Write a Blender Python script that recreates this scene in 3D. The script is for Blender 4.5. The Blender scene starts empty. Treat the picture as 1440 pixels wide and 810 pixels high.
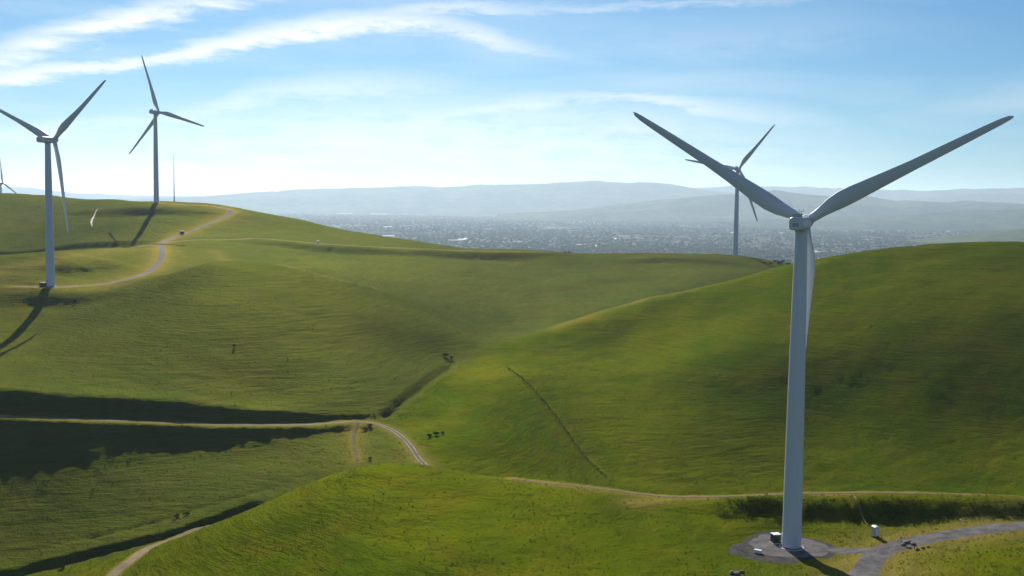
import bpy, bmesh, math, random
import numpy as np
from mathutils import Vector, Matrix

# ------------------------------------------------------------------ camera, sky, sun, exposure
SC = bpy.context.scene
COL = SC.collection
CZ = 85.0                                     # drone height above the near turbine's footing (z = 0 there)
PITCH, ROLL = math.atan(125 / 1600), 0.012
fwd = Vector((0, math.cos(PITCH), -math.sin(PITCH)))
r0, u0 = Vector((1, 0, 0)), Vector((0, math.sin(PITCH), math.cos(PITCH)))
rgt = math.cos(ROLL) * r0 + math.sin(ROLL) * u0
upv = math.cos(ROLL) * u0 - math.sin(ROLL) * r0
cam = bpy.data.cameras.new('camera'); cam.lens = 40.0; cam.sensor_width = 36.0
cam.clip_start = 1.0; cam.clip_end = 120000
camo = bpy.data.objects.new('camera', cam); COL.objects.link(camo)
camo.matrix_world = Matrix(((rgt.x, upv.x, -fwd.x, 0), (rgt.y, upv.y, -fwd.y, 0), (rgt.z, upv.z, -fwd.z, CZ), (0, 0, 0, 1)))
SC.camera = camo

SUN_AZ, SUN_EL = math.radians(-10.5), math.radians(30)     # azimuth from +Y towards +X
sun = bpy.data.lights.new('sun', 'SUN'); sun.energy = 5.0; sun.angle = math.radians(0.5); sun.color = (1.0, 0.93, 0.80)
suno = bpy.data.objects.new('sun', sun); COL.objects.link(suno)
sdir = Vector((math.sin(SUN_AZ) * math.cos(SUN_EL), math.cos(SUN_AZ) * math.cos(SUN_EL), math.sin(SUN_EL)))
suno.rotation_euler = sdir.to_track_quat('Z', 'Y').to_euler()
suno.location = (0, 0, 500)

SC.view_settings.view_transform = 'Standard'; SC.view_settings.look = 'None'
SC.view_settings.gamma = 1.0; SC.view_settings.use_curve_mapping = False
SC.view_settings.exposure = 0.5
SC.render.engine = 'CYCLES'
SC.cycles.use_denoising = True
SC.cycles.max_bounces = 6; SC.cycles.diffuse_bounces = 2; SC.cycles.glossy_bounces = 2
SC.cycles.volume_bounces = 1
SC.cycles.sample_clamp_indirect = 4.0

world = bpy.data.worlds.new('World'); SC.world = world; world.use_nodes = True

class NT:
    """tiny node-graph helper"""
    def __init__(s, tree): s.t = tree; tree.nodes.clear()
    def n(s, typ, **kw):
        nd = s.t.nodes.new(typ)
        for k, v in kw.items():
            if k == 'ins':
                for i, val in v.items():
                    if hasattr(val, 'is_linked') or hasattr(val, 'links'): s.t.links.new(val, nd.inputs[i])
                    else: nd.inputs[i].default_value = val
            else: setattr(nd, k, v)
        return nd
    def m(s, op, a, b=None, c=None, clamp=False):
        ins = {0: a}
        if b is not None: ins[1] = b
        if c is not None: ins[2] = c
        return s.n('ShaderNodeMath', operation=op, use_clamp=clamp, ins=ins).outputs[0]
    def mix(s, f, a, b, blend='MIX'):
        nd = s.n('ShaderNodeMix', data_type='RGBA', blend_type=blend)
        for i, val in ((0, f), (6, a), (7, b)):
            if hasattr(val, 'links'): s.t.links.new(val, nd.inputs[i])
            else: nd.inputs[i].default_value = (val if not isinstance(val, tuple) else (val + (1,))[:4])
        return nd.outputs[2]
    def noise(s, vec, scale, detail=4, rough=.55, dist=0, out=0, dim='3D'):
        nd = s.n('ShaderNodeTexNoise', noise_dimensions=dim, ins={'Scale': scale, 'Detail': detail, 'Roughness': rough, 'Distortion': dist})
        if vec is not None: s.t.links.new(vec, nd.inputs['Vector'])
        return nd.outputs[out]
    def ramp(s, fac, stops, interp='LINEAR'):
        nd = s.n('ShaderNodeValToRGB'); cr = nd.color_ramp; cr.interpolation = interp
        while len(cr.elements) < len(stops): cr.elements.new(.5)
        for e, (p, c) in zip(cr.elements, stops):
            e.position = p; e.color = (c, c, c, 1) if not isinstance(c, tuple) else (c + (1,))[:4]
        s.t.links.new(fac, nd.inputs[0]); return nd.outputs[0]
    def sm(s, x, a, b):
        nd = s.n('ShaderNodeMapRange', interpolation_type='SMOOTHSTEP', ins={0: x, 1: a, 2: b, 3: 0.0, 4: 1.0}); return nd.outputs[0]
    def link(s, a, b): s.t.links.new(a, b)

g = NT(world.node_tree)
sky = g.n('ShaderNodeTexSky', sky_type='NISHITA', sun_disc=False, sun_elevation=SUN_EL, sun_rotation=SUN_AZ,
          altitude=400, air_density=1.0, dust_density=0.3, ozone_density=10.0)
dirv = g.n('ShaderNodeTexCoord').outputs['Generated']
sep = g.n('ShaderNodeSeparateXYZ', ins={0: dirv}).outputs
az = g.m('ARCTAN2', sep[0], sep[1]); el = g.m('ARCSINE', sep[2])
azn = g.m('ADD', g.m('DIVIDE', az, math.radians(90)), .5)       # -45..45 deg -> 0..1
# thin cirrus: combed noise along long streaks of ice cloud, at fixed bearings in the sky
cv = g.n('ShaderNodeCombineXYZ', ins={0: az, 1: el, 2: 0.0}).outputs[0]
mp = g.n('ShaderNodeMapping', ins={'Vector': cv, 'Rotation': (0, 0, math.radians(-12)), 'Scale': (5, 34, 1)}).outputs[0]
comb = g.noise(mp, 1.0, 6, .6, .6)
mp2 = g.n('ShaderNodeMapping', ins={'Vector': cv, 'Rotation': (0, 0, math.radians(-18)), 'Scale': (28, 110, 1)}).outputs[0]
fine = g.noise(mp2, 1.0, 5, .65, .4)
mp3 = g.n('ShaderNodeMapping', ins={'Vector': cv, 'Rotation': (0, 0, math.radians(-6)), 'Scale': (2.2, 10, 1)}).outputs[0]
broad = g.noise(mp3, 1.0, 3, .5, .3)
wob = g.m('MULTIPLY', g.m('SUBTRACT', comb, .5), .030)
wob = g.m('ADD', wob, g.m('MULTIPLY', g.m('SUBTRACT', fine, .5), .016))
STREAKS = [   # (bearing, elevation) curve, width curve, opacity
    ([(0.1399, 0.0775), (0.2324, 0.2003), (0.2731, 0.2523), (0.3191, 0.2905), (0.3595, 0.3099), (0.4202, 0.3527)], [(0.1399, 0.2095), (0.2324, 0.3223), (0.2731, 0.2901), (0.3191, 0.2256), (0.3595, 0.1773), (0.4202, 0.1128)], [(0.1399, 0.8), (0.2324, 1), (0.2731, 1), (0.3191, 0.95), (0.3595, 0.8), (0.4202, 0)]),
    ([(0.1694, 0.1318), (0.2322, 0.1729), (0.2659, 0.1942), (0.2973, 0.2109), (0.3371, 0.2362), (0.382, 0.2684), (0.4126, 0.2828), (0.4396, 0.2852), (0.4709, 0.2725), (0.5082, 0.2479), (0.5534, 0.2235)], [(0.1694, 0.1289), (0.2322, 0.1773), (0.2659, 0.145), (0.2973, 0.1128), (0.3371, 0.1934), (0.382, 0.2095), (0.4126, 0.2095), (0.4396, 0.2417), (0.4709, 0.2417), (0.5082, 0.1934), (0.5534, 0.1612)], [(0.1694, 0.7), (0.2322, 0.9), (0.2659, 0.9), (0.2973, 0.8), (0.3371, 0.95), (0.382, 0.95), (0.4126, 0.9), (0.4396, 0.85), (0.4709, 0.75), (0.5082, 0.4), (0.5534, 0)]),
    ([(0.4049, 0.2843), (0.4357, 0.3029), (0.4669, 0.3118), (0.506, 0.3091), (0.6067, 0.3194), (0.6627, 0.3198)], [(0.4049, 0.1612), (0.4357, 0.1934), (0.4669, 0.2095), (0.506, 0.1289), (0.6067, 0.0967), (0.6627, 0.0967)], [(0.4049, 0), (0.4357, 0.55), (0.4669, 0.6), (0.506, 0.35), (0.6067, 0.3), (0.6627, 0)]),
    ([(0.3441, 0.0588), (0.3933, 0.0894), (0.436, 0.1116), (0.4831, 0.1465), (0.5303, 0.1632), (0.5771, 0.1684), (0.6081, 0.1546), (0.6461, 0.1371), (0.7012, 0.108)], [(0.3441, 0.1289), (0.3933, 0.1934), (0.436, 0.2417), (0.4831, 0.2579), (0.5303, 0.2095), (0.5771, 0.1773), (0.6081, 0.2417), (0.6461, 0.2901), (0.7012, 0.2579)], [(0.3441, 0), (0.3933, 0.55), (0.436, 0.6), (0.4831, 0.6), (0.5303, 0.55), (0.5771, 0.6), (0.6081, 0.45), (0.6461, 0.3), (0.7012, 0)]),
    ([(0.1994, 0.0686), (0.2653, 0.0997), (0.3185, 0.1237), (0.3555, 0.1553), (0.3934, 0.1757), (0.4359, 0.1823), (0.4987, 0.1645)], [(0.1994, 0.1934), (0.2653, 0.2579), (0.3185, 0.2256), (0.3555, 0.2901), (0.3934, 0.3223), (0.4359, 0.3223), (0.4987, 0.3223)], [(0.1994, 0.2), (0.2653, 0.5), (0.3185, 0.45), (0.3555, 0.5), (0.3934, 0.5), (0.4359, 0.4), (0.4987, 0)]),
    ([(0.4513, 0.2939), (0.5296, 0.2802), (0.5881, 0.2574), (0.6449, 0.2607), (0.6993, 0.2729), (0.7646, 0.2336)], [(0.4513, 0.3545), (0.5296, 0.4029), (0.5881, 0.4835), (0.6449, 0.6446), (0.6993, 0.4029), (0.7646, 0.3223)], [(0.4513, 0), (0.5296, 0.12), (0.5881, 0.16), (0.6449, 0.14), (0.6993, 0.06), (0.7646, 0)]),
    ([(0.1681, -0.0114), (0.265, 0.036), (0.3367, 0.0651), (0.4517, 0.0925), (0.5503, 0.0901), (0.6279, 0.0683), (0.7198, 0.0356)], [(0.1681, 0.9669), (0.265, 1), (0.3367, 1), (0.4517, 1), (0.5503, 1), (0.6279, 1), (0.7198, 0.8058)], [(0.1681, 0.25), (0.265, 0.48), (0.3367, 0.58), (0.4517, 0.62), (0.5503, 0.58), (0.6279, 0.36), (0.7198, 0.1)])]
cloud = None
for pts, wid, op in STREAKS:
    def fc(vals):
        nd = g.n('ShaderNodeFloatCurve'); c = nd.mapping.curves[0]
        while len(c.points) < len(vals): c.points.new(.5, .5)
        for p, (x, y) in zip(c.points, vals): p.location = (x, y)
        nd.mapping.extend = 'HORIZONTAL'; nd.mapping.update()
        g.link(azn, nd.inputs['Value']); return nd.outputs[0]
    ce = g.m('MULTIPLY', fc(pts), math.radians(30))
    w = g.m('MAXIMUM', g.m('MULTIPLY', fc(wid), math.radians(4)), .0001)
    dd = g.m('DIVIDE', g.m('ABSOLUTE', g.m('SUBTRACT', g.m('ADD', el, wob), ce)), w)
    k = g.m('MULTIPLY', g.sm(dd, 1.0, 0.0), fc(op))
    cloud = k if cloud is None else g.m('MAXIMUM', cloud, k)
tex = g.m('ADD', .25, g.m('MULTIPLY', .75, g.sm(g.m('ADD', g.m('MULTIPLY', comb, .6), g.m('MULTIPLY', fine, .4)), .30, .58)))
cloud = g.m('MULTIPLY', cloud, tex)
veil = g.m('MULTIPLY', g.sm(g.m('ADD', g.m('MULTIPLY', broad, .7), g.m('MULTIPLY', comb, .3)), .42, .72), .34)
veil = g.m('MULTIPLY', veil, g.sm(el, 0.0, .06))
cloud = g.m('MAXIMUM', cloud, veil)
cloud = g.m('MINIMUM', cloud, .96)
SKY_STRENGTH = .05
skt = g.mix(1.0, sky.outputs[0], (.84, 1.13, 1.08), 'MULTIPLY')
skc = g.mix(cloud, skt, (14.6, 14.6, 14.3))
bg = g.n('ShaderNodeBackground', ins={'Strength': SKY_STRENGTH}); g.link(skc, bg.inputs[0])
g.link(bg.outputs[0], g.n('ShaderNodeOutputWorld').inputs[0])

# ------------------------------------------------------------------ helpers
def tag(o, label=None, cat=None, group=None, kind=None):
    if label: o['label'] = label
    if cat: o['category'] = cat
    if group: o['group'] = group
    if kind: o['kind'] = kind
    return o
def link_obj(name, data, mat=None, parent=None, loc=(0, 0, 0), rot=(0, 0, 0)):
    o = bpy.data.objects.new(name, data); COL.objects.link(o)
    o.location = loc; o.rotation_euler = rot
    if parent: o.parent = parent
    if mat and not data.materials: data.materials.append(mat)
    return o
def empty(name, loc, rz=0):
    o = bpy.data.objects.new(name, None); COL.objects.link(o)
    o.location = loc; o.rotation_euler = (0, 0, rz); o.empty_display_size = 1; return o
def mesh_np(name, V, Fq, smooth=True):
    me = bpy.data.meshes.new(name); V = np.asarray(V, np.float32); Fq = np.asarray(Fq, np.int32)
    k = Fq.shape[1]
    me.vertices.add(len(V)); me.vertices.foreach_set('co', V.ravel())
    me.loops.add(Fq.size); me.loops.foreach_set('vertex_index', Fq.ravel())
    me.polygons.add(len(Fq)); me.polygons.foreach_set('loop_start', np.arange(0, Fq.size, k, dtype=np.int32))
    me.polygons.foreach_set('use_smooth', np.full(len(Fq), smooth))
    me.update(calc_edges=True); return me
def bm_mesh(name, bm, smooth=False):
    me = bpy.data.meshes.new(name); bm.normal_update(); bm.to_mesh(me); bm.free()
    if smooth: me.polygons.foreach_set('use_smooth', np.full(len(me.polygons), True))
    return me
def add_box(bm, c, s, rz=0, bevel=0):
    r = bmesh.ops.create_cube(bm, size=1)
    M = Matrix.Translation(c) @ Matrix.Rotation(rz, 4, 'Z') @ Matrix.Diagonal((s[0], s[1], s[2], 1))
    bmesh.ops.transform(bm, matrix=M, verts=r['verts'])
    if bevel:
        ed = list({e for v in r['verts'] for e in v.link_edges})
        bmesh.ops.bevel(bm, geom=ed, offset=bevel, segments=3, affect='EDGES', profile=.5)
def box_mesh(name, c, s, bevel=0, rz=0):
    bm = bmesh.new(); add_box(bm, c, s, rz, bevel); return bm_mesh(name, bm, False)
def lathe(name, prof, seg=48, smooth=True, cap=True):
    V, Fq = [], []
    for r, z in prof:
        for i in range(seg):
            a = 2 * math.pi * i / seg; V.append((r * math.cos(a), r * math.sin(a), z))
    bm = bmesh.new(); vs = [bm.verts.new(v) for v in V]
    for j in range(len(prof) - 1):
        for i in range(seg):
            f = bm.faces.new((vs[j*seg+i], vs[j*seg+(i+1) % seg], vs[(j+1)*seg+(i+1) % seg], vs[(j+1)*seg+i])); f.smooth = smooth
    if cap:
        bm.faces.new(vs[:seg][::-1]); bm.faces.new(vs[-seg:])
    for j in range(1, len(prof) - 1):                 # crease every ring where the profile turns
        a = math.atan2(prof[j][0]-prof[j-1][0], prof[j][1]-prof[j-1][1]); b = math.atan2(prof[j+1][0]-prof[j][0], prof[j+1][1]-prof[j][1])
        if abs(a - b) > .5:
            for i in range(seg):
                e = bm.edges.get((vs[j*seg+i], vs[j*seg+(i+1) % seg])); e.smooth = False
    bmesh.ops.recalc_face_normals(bm, faces=bm.faces[:])
    return bm_mesh(name, bm)
def tube(bm, a, b, r, seg=6, r2=None):
    a, b = Vector(a), Vector(b); d = b - a; q = d.to_track_quat('Z', 'Y').to_matrix()
    r2 = r if r2 is None else r2; A, B = [], []
    for i in range(seg):
        t = 2 * math.pi * i / seg; o = Vector((math.cos(t), math.sin(t), 0))
        A.append(bm.verts.new(a + q @ (o * r))); B.append(bm.verts.new(b + q @ (o * r2)))
    for i in range(seg): bm.faces.new((A[i], A[(i+1) % seg], B[(i+1) % seg], B[i]))
    bm.faces.new(A[::-1]); bm.faces.new(B)

# numpy gradient noise
_rng = np.random.RandomState(7)
_perm = np.concatenate([_rng.permutation(512)] * 3)
_grad = _rng.normal(size=(512, 3)); _grad /= np.linalg.norm(_grad, axis=1)[:, None]
def pnoise(x, y, z=None):
    if z is None: z = np.zeros_like(x)
    xi, yi, zi = np.floor(x).astype(int), np.floor(y).astype(int), np.floor(z).astype(int)
    xf, yf, zf = x - xi, y - yi, z - zi
    f = lambda t: t * t * t * (t * (t * 6 - 15) + 10)
    ux, uy, uz = f(xf), f(yf), f(zf); out = 0
    for dx in (0, 1):
        for dy in (0, 1):
            for dz in (0, 1):
                h = _perm[_perm[_perm[(xi + dx) & 511] + ((yi + dy) & 511)] + ((zi + dz) & 511)]
                gr = _grad[h]
                v = gr[..., 0] * (xf - dx) + gr[..., 1] * (yf - dy) + gr[..., 2] * (zf - dz)
                out = out + v * (ux if dx else 1 - ux) * (uy if dy else 1 - uy) * (uz if dz else 1 - uz)
    return out * 1.6
def fbm(x, y, o=4, z=None):
    s, a = 0, 1
    for i in range(o):
        s = s + a * pnoise(x * 2**i + 13.7 * i, y * 2**i + 5.1 * i, None if z is None else z * 2**i); a *= .5
    return s

# ------------------------------------------------------------------ terrain
CP = [   # surveyed spot heights (x, y, z)
    (69.7, 275, 0.8), (85, 275, 0.6), (99.7, 272, 1.1), (133.7, 290, 2.4), (87.8, 257, 0.1), (49.4, 272, 0.8),
    (30.9, 262, 0.3), (-2.6, 262, -1.9), (-26.8, 270, -4.8), (-56.4, 280, -8.5), (-77, 290, -12.1), (-94.4, 298, -16.5),
    (111, 243, 5.8), (102.1, 252, 4.4), (146.2, 318, 3.7), (116.1, 313, 4.5), (95.9, 312, 4.1), (74.3, 313, 3.1),
    (57.3, 318, 2.6), (29.6, 325, 2.8), (0.7, 335, 2.7), (-16.9, 345, 2.7), (-34.9, 350, 2.7), (-47.1, 350, 2.3),
    (-58.1, 343, 1.4), (-67.4, 335, -1.8), (-84.3, 318, -9), (-95.5, 308, -13.2), (-101.7, 300, -17.2), (-3.1, 300, 1.2),
    (25.5, 300, 1.5), (-42, 305, -0.7), (-60.4, 300, -5.4), (53.5, 296, 2), (-186.2, 410, 6), (-158.1, 418, 3.2),
    (-126.7, 428, 0.1), (-93.2, 436, -1.9), (-60.9, 442, -2.7), (-43.1, 432, -4.4), (-31.9, 395, -6.6), (-195.1, 430, 10.1),
    (-166.3, 440, 7.6), (-132.5, 448, 3.5), (-92.9, 462, -2), (-180.9, 398, -0.6), (-176.6, 388, -8), (-170, 373, -16.4),
    (-158.2, 346, -28.2), (-152.2, 402, -1.9), (-148.5, 392, -8.6), (-142.7, 376, -16.9), (-134.2, 353, -24.4), (-134.4, 410, -3.4),
    (-130.3, 397, -9.5), (-124.9, 380, -17.7), (-118.1, 359, -23.2), (-103.1, 420, -6.5), (-99.5, 405, -11), (-92.7, 377, -16.5),
    (-77.7, 412, -9.7), (-73.5, 390, -14.7), (-141.6, 338, -30.1), (-112.9, 318, -21.8), (-99, 326, -14.7), (-57.9, 420, -5.9),
    (-50.8, 452, -3.1), (-34.8, 560, 1.9), (-7.2, 600, 9.6), (21.7, 620, 17.3), (52.4, 640, 23.9), (85.6, 650, 32),
    (115.7, 660, 38.6), (159.2, 670, 48), (200.8, 670, 56.1), (232.4, 665, 60.9), (259.4, 660, 63.4), (287.5, 640, 63.7),
    (104.8, 430, -25.5), (111.7, 460, -21.3), (118.5, 490, -12.5), (123.4, 512, -0.5), (128.4, 535, 12.6), (142, 595, 30.9),
    (155.7, 420, -20.9), (171.2, 464, -12.6), (182.1, 496, 2.9), (189.2, 517, 15.9), (197.2, 541, 29.8), (206.9, 569, 41.2),
    (223, 615, 53.1), (192.9, 420, -19.1), (212, 464, -6.1), (220, 483, 5.6), (227.4, 501, 18.5), (235.7, 521, 32.4),
    (246.9, 547, 43.5), (267.8, 595, 54.8), (152.7, 502, -1.7), (159.6, 527, 14.1), (169, 560, 27.4), (66.1, 428, -19.9),
    (72.8, 475, -10), (82.2, 540, 4.5), (90.7, 600, 18.4), (96.5, 640, 28.1), (-18.7, 468, 2.2), (-31.7, 486, -1.1),
    (-33.2, 446, -5.5), (-15.6, 428, -1.6), (-17.2, 403, -5.6), (-4.7, 424, -6.1), (-1.2, 532, 5.7), (24.5, 470, -9.6),
    (36.2, 428, -18.9), (27.8, 540, 0.4), (49.4, 600, 10.3), (-29.2, 410, -7.4), (9.7, 478, -5.3), (-23.6, 545, 2.5),
    (-10.4, 570, 6.1), (-128.2, 486, 16.3), (-140.2, 532, 33.4), (-158.4, 602, 49.3), (-240.5, 835, 47.8), (-259.6, 855, 49.9),
    (-245.3, 1005, 72.7), (-251, 955, 63), (-143.2, 672, 45.5), (-106.8, 655, 39.5), (-78.4, 658, 32.7), (-49, 652, 22.4),
    (-31, 622, 13.7), (-107.9, 860, 34.3), (-153.2, 905, 42.5), (-139.9, 930, 45.7), (-195.9, 920, 50.6), (-72.4, 960, 41),
    (-12.7, 985, 38.8), (24.9, 1010, 38.1), (-212.4, 1060, 66), (-146.3, 1060, 53.6), (-78.9, 1045, 43.7), (-13.5, 1045, 38.6),
    (-107, 533, 27), (-69.5, 504, 14.5), (-48, 480, 4.4), (-78.4, 463, 8.3), (-50.2, 800, 24.4), (-56.9, 568, 20.2),
    (52.2, 1050, 35.2), (118.9, 1060, 36.2), (208.1, 1055, 35.5), (228.9, 990, 31.5), (70, 860, 20.3), (15.2, 800, 12.6),
    (128.1, 890, 24.3), (-8.4, 690, 6.2), (-28.4, 572, 5.6), (191.4, 900, 30), (47.4, 950, 26.3), (-253.5, 622, 34.1),
    (-228.7, 640, 33.5), (-271.3, 618, 33.5), (-249.7, 603, 30.7), (-244.4, 590, 25.2), (-244.4, 540, 16), (-195.2, 470, 11.7),
    (-198.6, 555, 23.5), (-170.6, 476, 14.2), (-251.8, 648, 39.1), (-259.5, 668, 42.7), (-281.1, 650, 39), (-273.7, 705, 47.6),
    (-308.9, 685, 43.9), (-287.3, 695, 46.2), (-261, 765, 49.2), (-224.9, 690, 37.5), (-232.7, 755, 42.2), (-393.2, 872, 36.2),
    (-342.4, 868, 40.8), (-294.8, 864, 45.9), (-380, 980, 62.2), (-418.4, 1080, 75.3), (-517.1, 1150, 84.5), (-474.1, 1150, 83.6),
    (-391.8, 1100, 80.3), (-317, 1014, 77.4), (-274.3, 1020, 77.3), (-333.4, 935, 57.7), (-304.9, 975, 69.2), (-283.2, 905, 54.6),
    (-432.3, 960, 55.9), (-266, 920, 56), (-472.4, 1050, 69.6), (-277.3, 985, 69.4), (-197.4, 985, 56.9), (-136.6, 990, 48.8),
    (87.2, 370, -21), (133.3, 370, -21), (163.3, 365, -19), (55.3, 372, -19), (30.3, 378, -16), (-0.4, 380, -13),
    (80.2, 340, -10), (122.5, 340, -10), (-18.9, 372, -9), (-52.7, 382, -8), (-306, 790, 43), (-346.3, 770, 43),
    (-270, 815, 49), (131.9, 760, 22), (183.9, 780, 23), (256.8, 780, 27), (321.2, 760, 30), (212.2, 900, 25),
    (312.7, 950, 15), (425.1, 950, 10), (82.8, 745, 13), (-81.1, 341, -14.5), (-70.7, 353, -15), (-61.2, 362, -14),
    (-51.3, 372, -12), (-8.5, 635, 3), (22.1, 662, 7), (55.1, 688, 11), (90.9, 700, 17), (122.3, 705, 22),
    (-584.6, 1300, 83), (-359.4, 1150, 73), (-236.4, 1180, 50), (-89.3, 1180, 23), (133.4, 1200, 13), (282.9, 1200, 7),
    (469.7, 1200, -15), (-764.5, 1700, 45), (-804.2, 1400, 85), (-636.8, 1000, 80), (-445.8, 700, 60), (-314.6, 450, 25),
    (-210.2, 330, -10), (-468.8, 1500, 25), (-113.6, 1500, -25), (166.8, 1500, -35), (447.1, 1500, -45), (731.2, 1200, -5),
    (390, 640, 60), (274.2, 450, 20), (201.1, 330, 0), (164.5, 270, 5), (552.2, 600, 45), (161.2, 240, 9),
    (-549.6, 620, 55), (-0.2, 180, -7), (-52.5, 200, -19), (59.6, 200, 3), (-132.1, 230, -19), (-0.1, 90, -15),
    (-101.9, 60, -10), (103.7, 60, 0), (0, -150, -20), (-300, -100, -5), (300, -100, 5), (-600, 200, 15),
    (600, 200, 25), (-720, 2080, 15), (-934, 2080, 22)]
ROADS = {   # centre line, half width, bench half width, blend
    'access_road': ([(159.1, 296.3), (131.8, 285.7), (118.7, 280.4), (104.8, 276.7), (95.1, 272.9), (87.9, 266.5), (81.6, 254.5), (73, 235), (68, 205)], 3.3, 3.8, 5),
    'pad_spur': ([(88.0, 270.6), (82.5, 272.4), (75.9, 273.8), (70.7, 274.1)], 2.6, 3.0, 4),
    'turbine_road': ([(-269.6, 618.7), (-251.4, 618.6), (-240.6, 628.9), (-230.0, 643.7), (-222.7, 667.8), (-223.4, 701.9), (-231.0, 746.6), (-242.4, 786.8), (-259.0, 839.0), (-265.1, 891.5), (-258.5, 928.0), (-250.5, 964.7), (-246.3, 991.5), (-250.1, 1004.1), (-266.1, 1012.8), (-289.6, 1011.0), (-312.6, 1012.0)], 1.9, 3.6, 7),
    'valley_road': ([(-201.7, 410.0), (-186.5, 410.6), (-157.7, 416.9), (-126.6, 427.9), (-93.2, 436.1), (-74.1, 437.2), (-60.7, 440.3), (-52.2, 439.8), (-44.4, 431.2), (-37.3, 413.6), (-31.3, 394.5), (-22, 372), (-8, 352), (20, 340)], 1.45, 4.2, 3.5),
    'foot_road': ([(-107.6, 297.6), (-108.2, 306.5), (-107.3, 316.5), (-108.3, 333.5), (-103.4, 348.1), (-97.6, 357.1), (-76, 352), (-60, 366)], 1.5, 1.9, 3),
    'berm_track': ([(0.7, 335.0), (15.3, 329.0), (29.6, 325.0), (43.4, 320.0), (57.1, 317.0), (74.3, 313.0), (95.9, 312.0), (116.1, 313.0), (146.2, 318.0), (164.4, 322.0)], 0.65, 1.6, 4),
    'ridge_track': ([(-260.1, 846.1), (-247.0, 867.1), (-232.0, 882.1), (-214.1, 899.8), (-195.3, 917.0), (-139.7, 928.6), (-72.4, 959.7), (-12.6, 981.7), (31.1, 1007.3)], 1.5, 2.5, 6),
    'hollow_track': ([(-427.4, 875.0), (-389.7, 864.4), (-341.9, 866.7), (-275.7, 808.1), (-259.5, 838.9)], 1.5, 2.5, 6),
    'side_path': ([(-59.6, 438.4), (-59.4, 427.1), (-57.1, 412.4), (-54.4, 400.3)], 0.7, 1.0, 2)}
SCARPS = [   # cut banks: (x, y, height) line, width, relaxation
    ([(-205.0, 416.9, 6.5), (-189.2, 416.8, 6.5), (-160.5, 424.5, 6), (-128.7, 434.8, 5), (-94.3, 441.3, 3), (-71.6, 439.2, 0.3)], 5, 14),
    ([(34.2, 310.3, 0), (47.2, 304.3, 1.6), (63.7, 299.7, 2.6), (72.8, 298.0, 3), (91.0, 295.4, 3.4), (109.4, 294.5, 3.4), (136.0, 295.3, 3.2), (150.8, 294.9, 3.2)], 6, 9),
    ([(-280.5, 596.0, 2), (-248.6, 600.4, 3), (-222.1, 600.0, 3), (-196.6, 591.5, 0.2)], 8, 18),
    ([(-279.8, 656.6, 0.5), (-257.6, 663.0, 4), (-245.1, 686.3, 4), (-234.6, 706.4, 0.3)], 9, 20),
    ([(-216.3, 885.7, 0.3), (-191.3, 898.0, 2.5), (-137.6, 914.2, 3.5), (-70.9, 940.6, 3.5), (-12.4, 967.7, 4.5), (43.6, 1002.7, 0.3)], 9, 22),
    ([(-368.8, 999.7, 1.5), (-319.9, 983.9, 5), (-277.1, 984.3, 1.5)], 10, 22),
    ([(-197.0, 400.2, 4.5), (-183.0, 402.7, 4.5), (-154.4, 408.0, 4.5), (-123.8, 418.1, 4), (-91.1, 426.2, 3), (-72.9, 430.4, 0.3)], 15, 16),
    ([(-434.7, 890.0, 3.5), (-396.8, 880.3, 3.5), (-348.1, 882.6, 3.5), (-297.8, 872.9, 3), (-275.8, 872.3, 0.3)], 5, 14),
    ([(86.5, 991.5, 0), (135.2, 984.8, 3.5), (207.5, 948.2, 1)], 8, 20)]
DITCHES = [   # line, depth, half width
    ([(-157.2, 325.4), (-152.9, 334.2), (-142.7, 340.7), (-129.6, 346.6), (-115.8, 352.0), (-102.2, 359.5), (-90.1, 369.4), (-82.6, 376.9)], 3.6, 4.2),
    ([(-144.4, 354.2), (-127.8, 360.4), (-112.1, 369.7), (-93.7, 380.9), (-76.1, 390.4)], 0.55, 2.0),
    ([(-50.8, 446.6), (-48.7, 453.1), (-43.9, 469.2), (-37.3, 498.9), (-32.3, 529.9), (-28.1, 565.1)], 1.7, 3.0),
    ([(-1.9, 542.8), (8.6, 514.3), (19.0, 484.5), (27.8, 449.9), (36.4, 421.3)], 1.2, 1.5),
    ([(92.2, 304.0), (91.2, 296.4), (90.9, 287.9)], 1.3, 1.6),
    ([(104.7, 262.7), (108.8, 252.6), (111.2, 240.1)], 0.5, 1.0)]
CP = np.array(CP, float); RC = 22.0
def rbf_fit():
    X = CP[:, :2]; n = len(X)
    A = np.zeros((n + 3, n + 3)); A[:n, :n] = np.sqrt(((X[:, None] - X[None])**2).sum(-1) + RC * RC) - 4.0 * np.eye(n)
    A[:n, n] = 1; A[:n, n+1:] = X; A[n, :n] = 1; A[n+1:, :n] = X.T
    b = np.zeros(n + 3); b[:n] = CP[:, 2]; return np.linalg.solve(A, b)
RW = rbf_fit()
def base_h(x, y):
    o = RW[-3] + RW[-2] * x + RW[-1] * y
    for (a, b, _), w in zip(CP, RW[:-3]): o = o + w * np.sqrt((x - a)**2 + (y - b)**2 + RC * RC)
    return o
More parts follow.
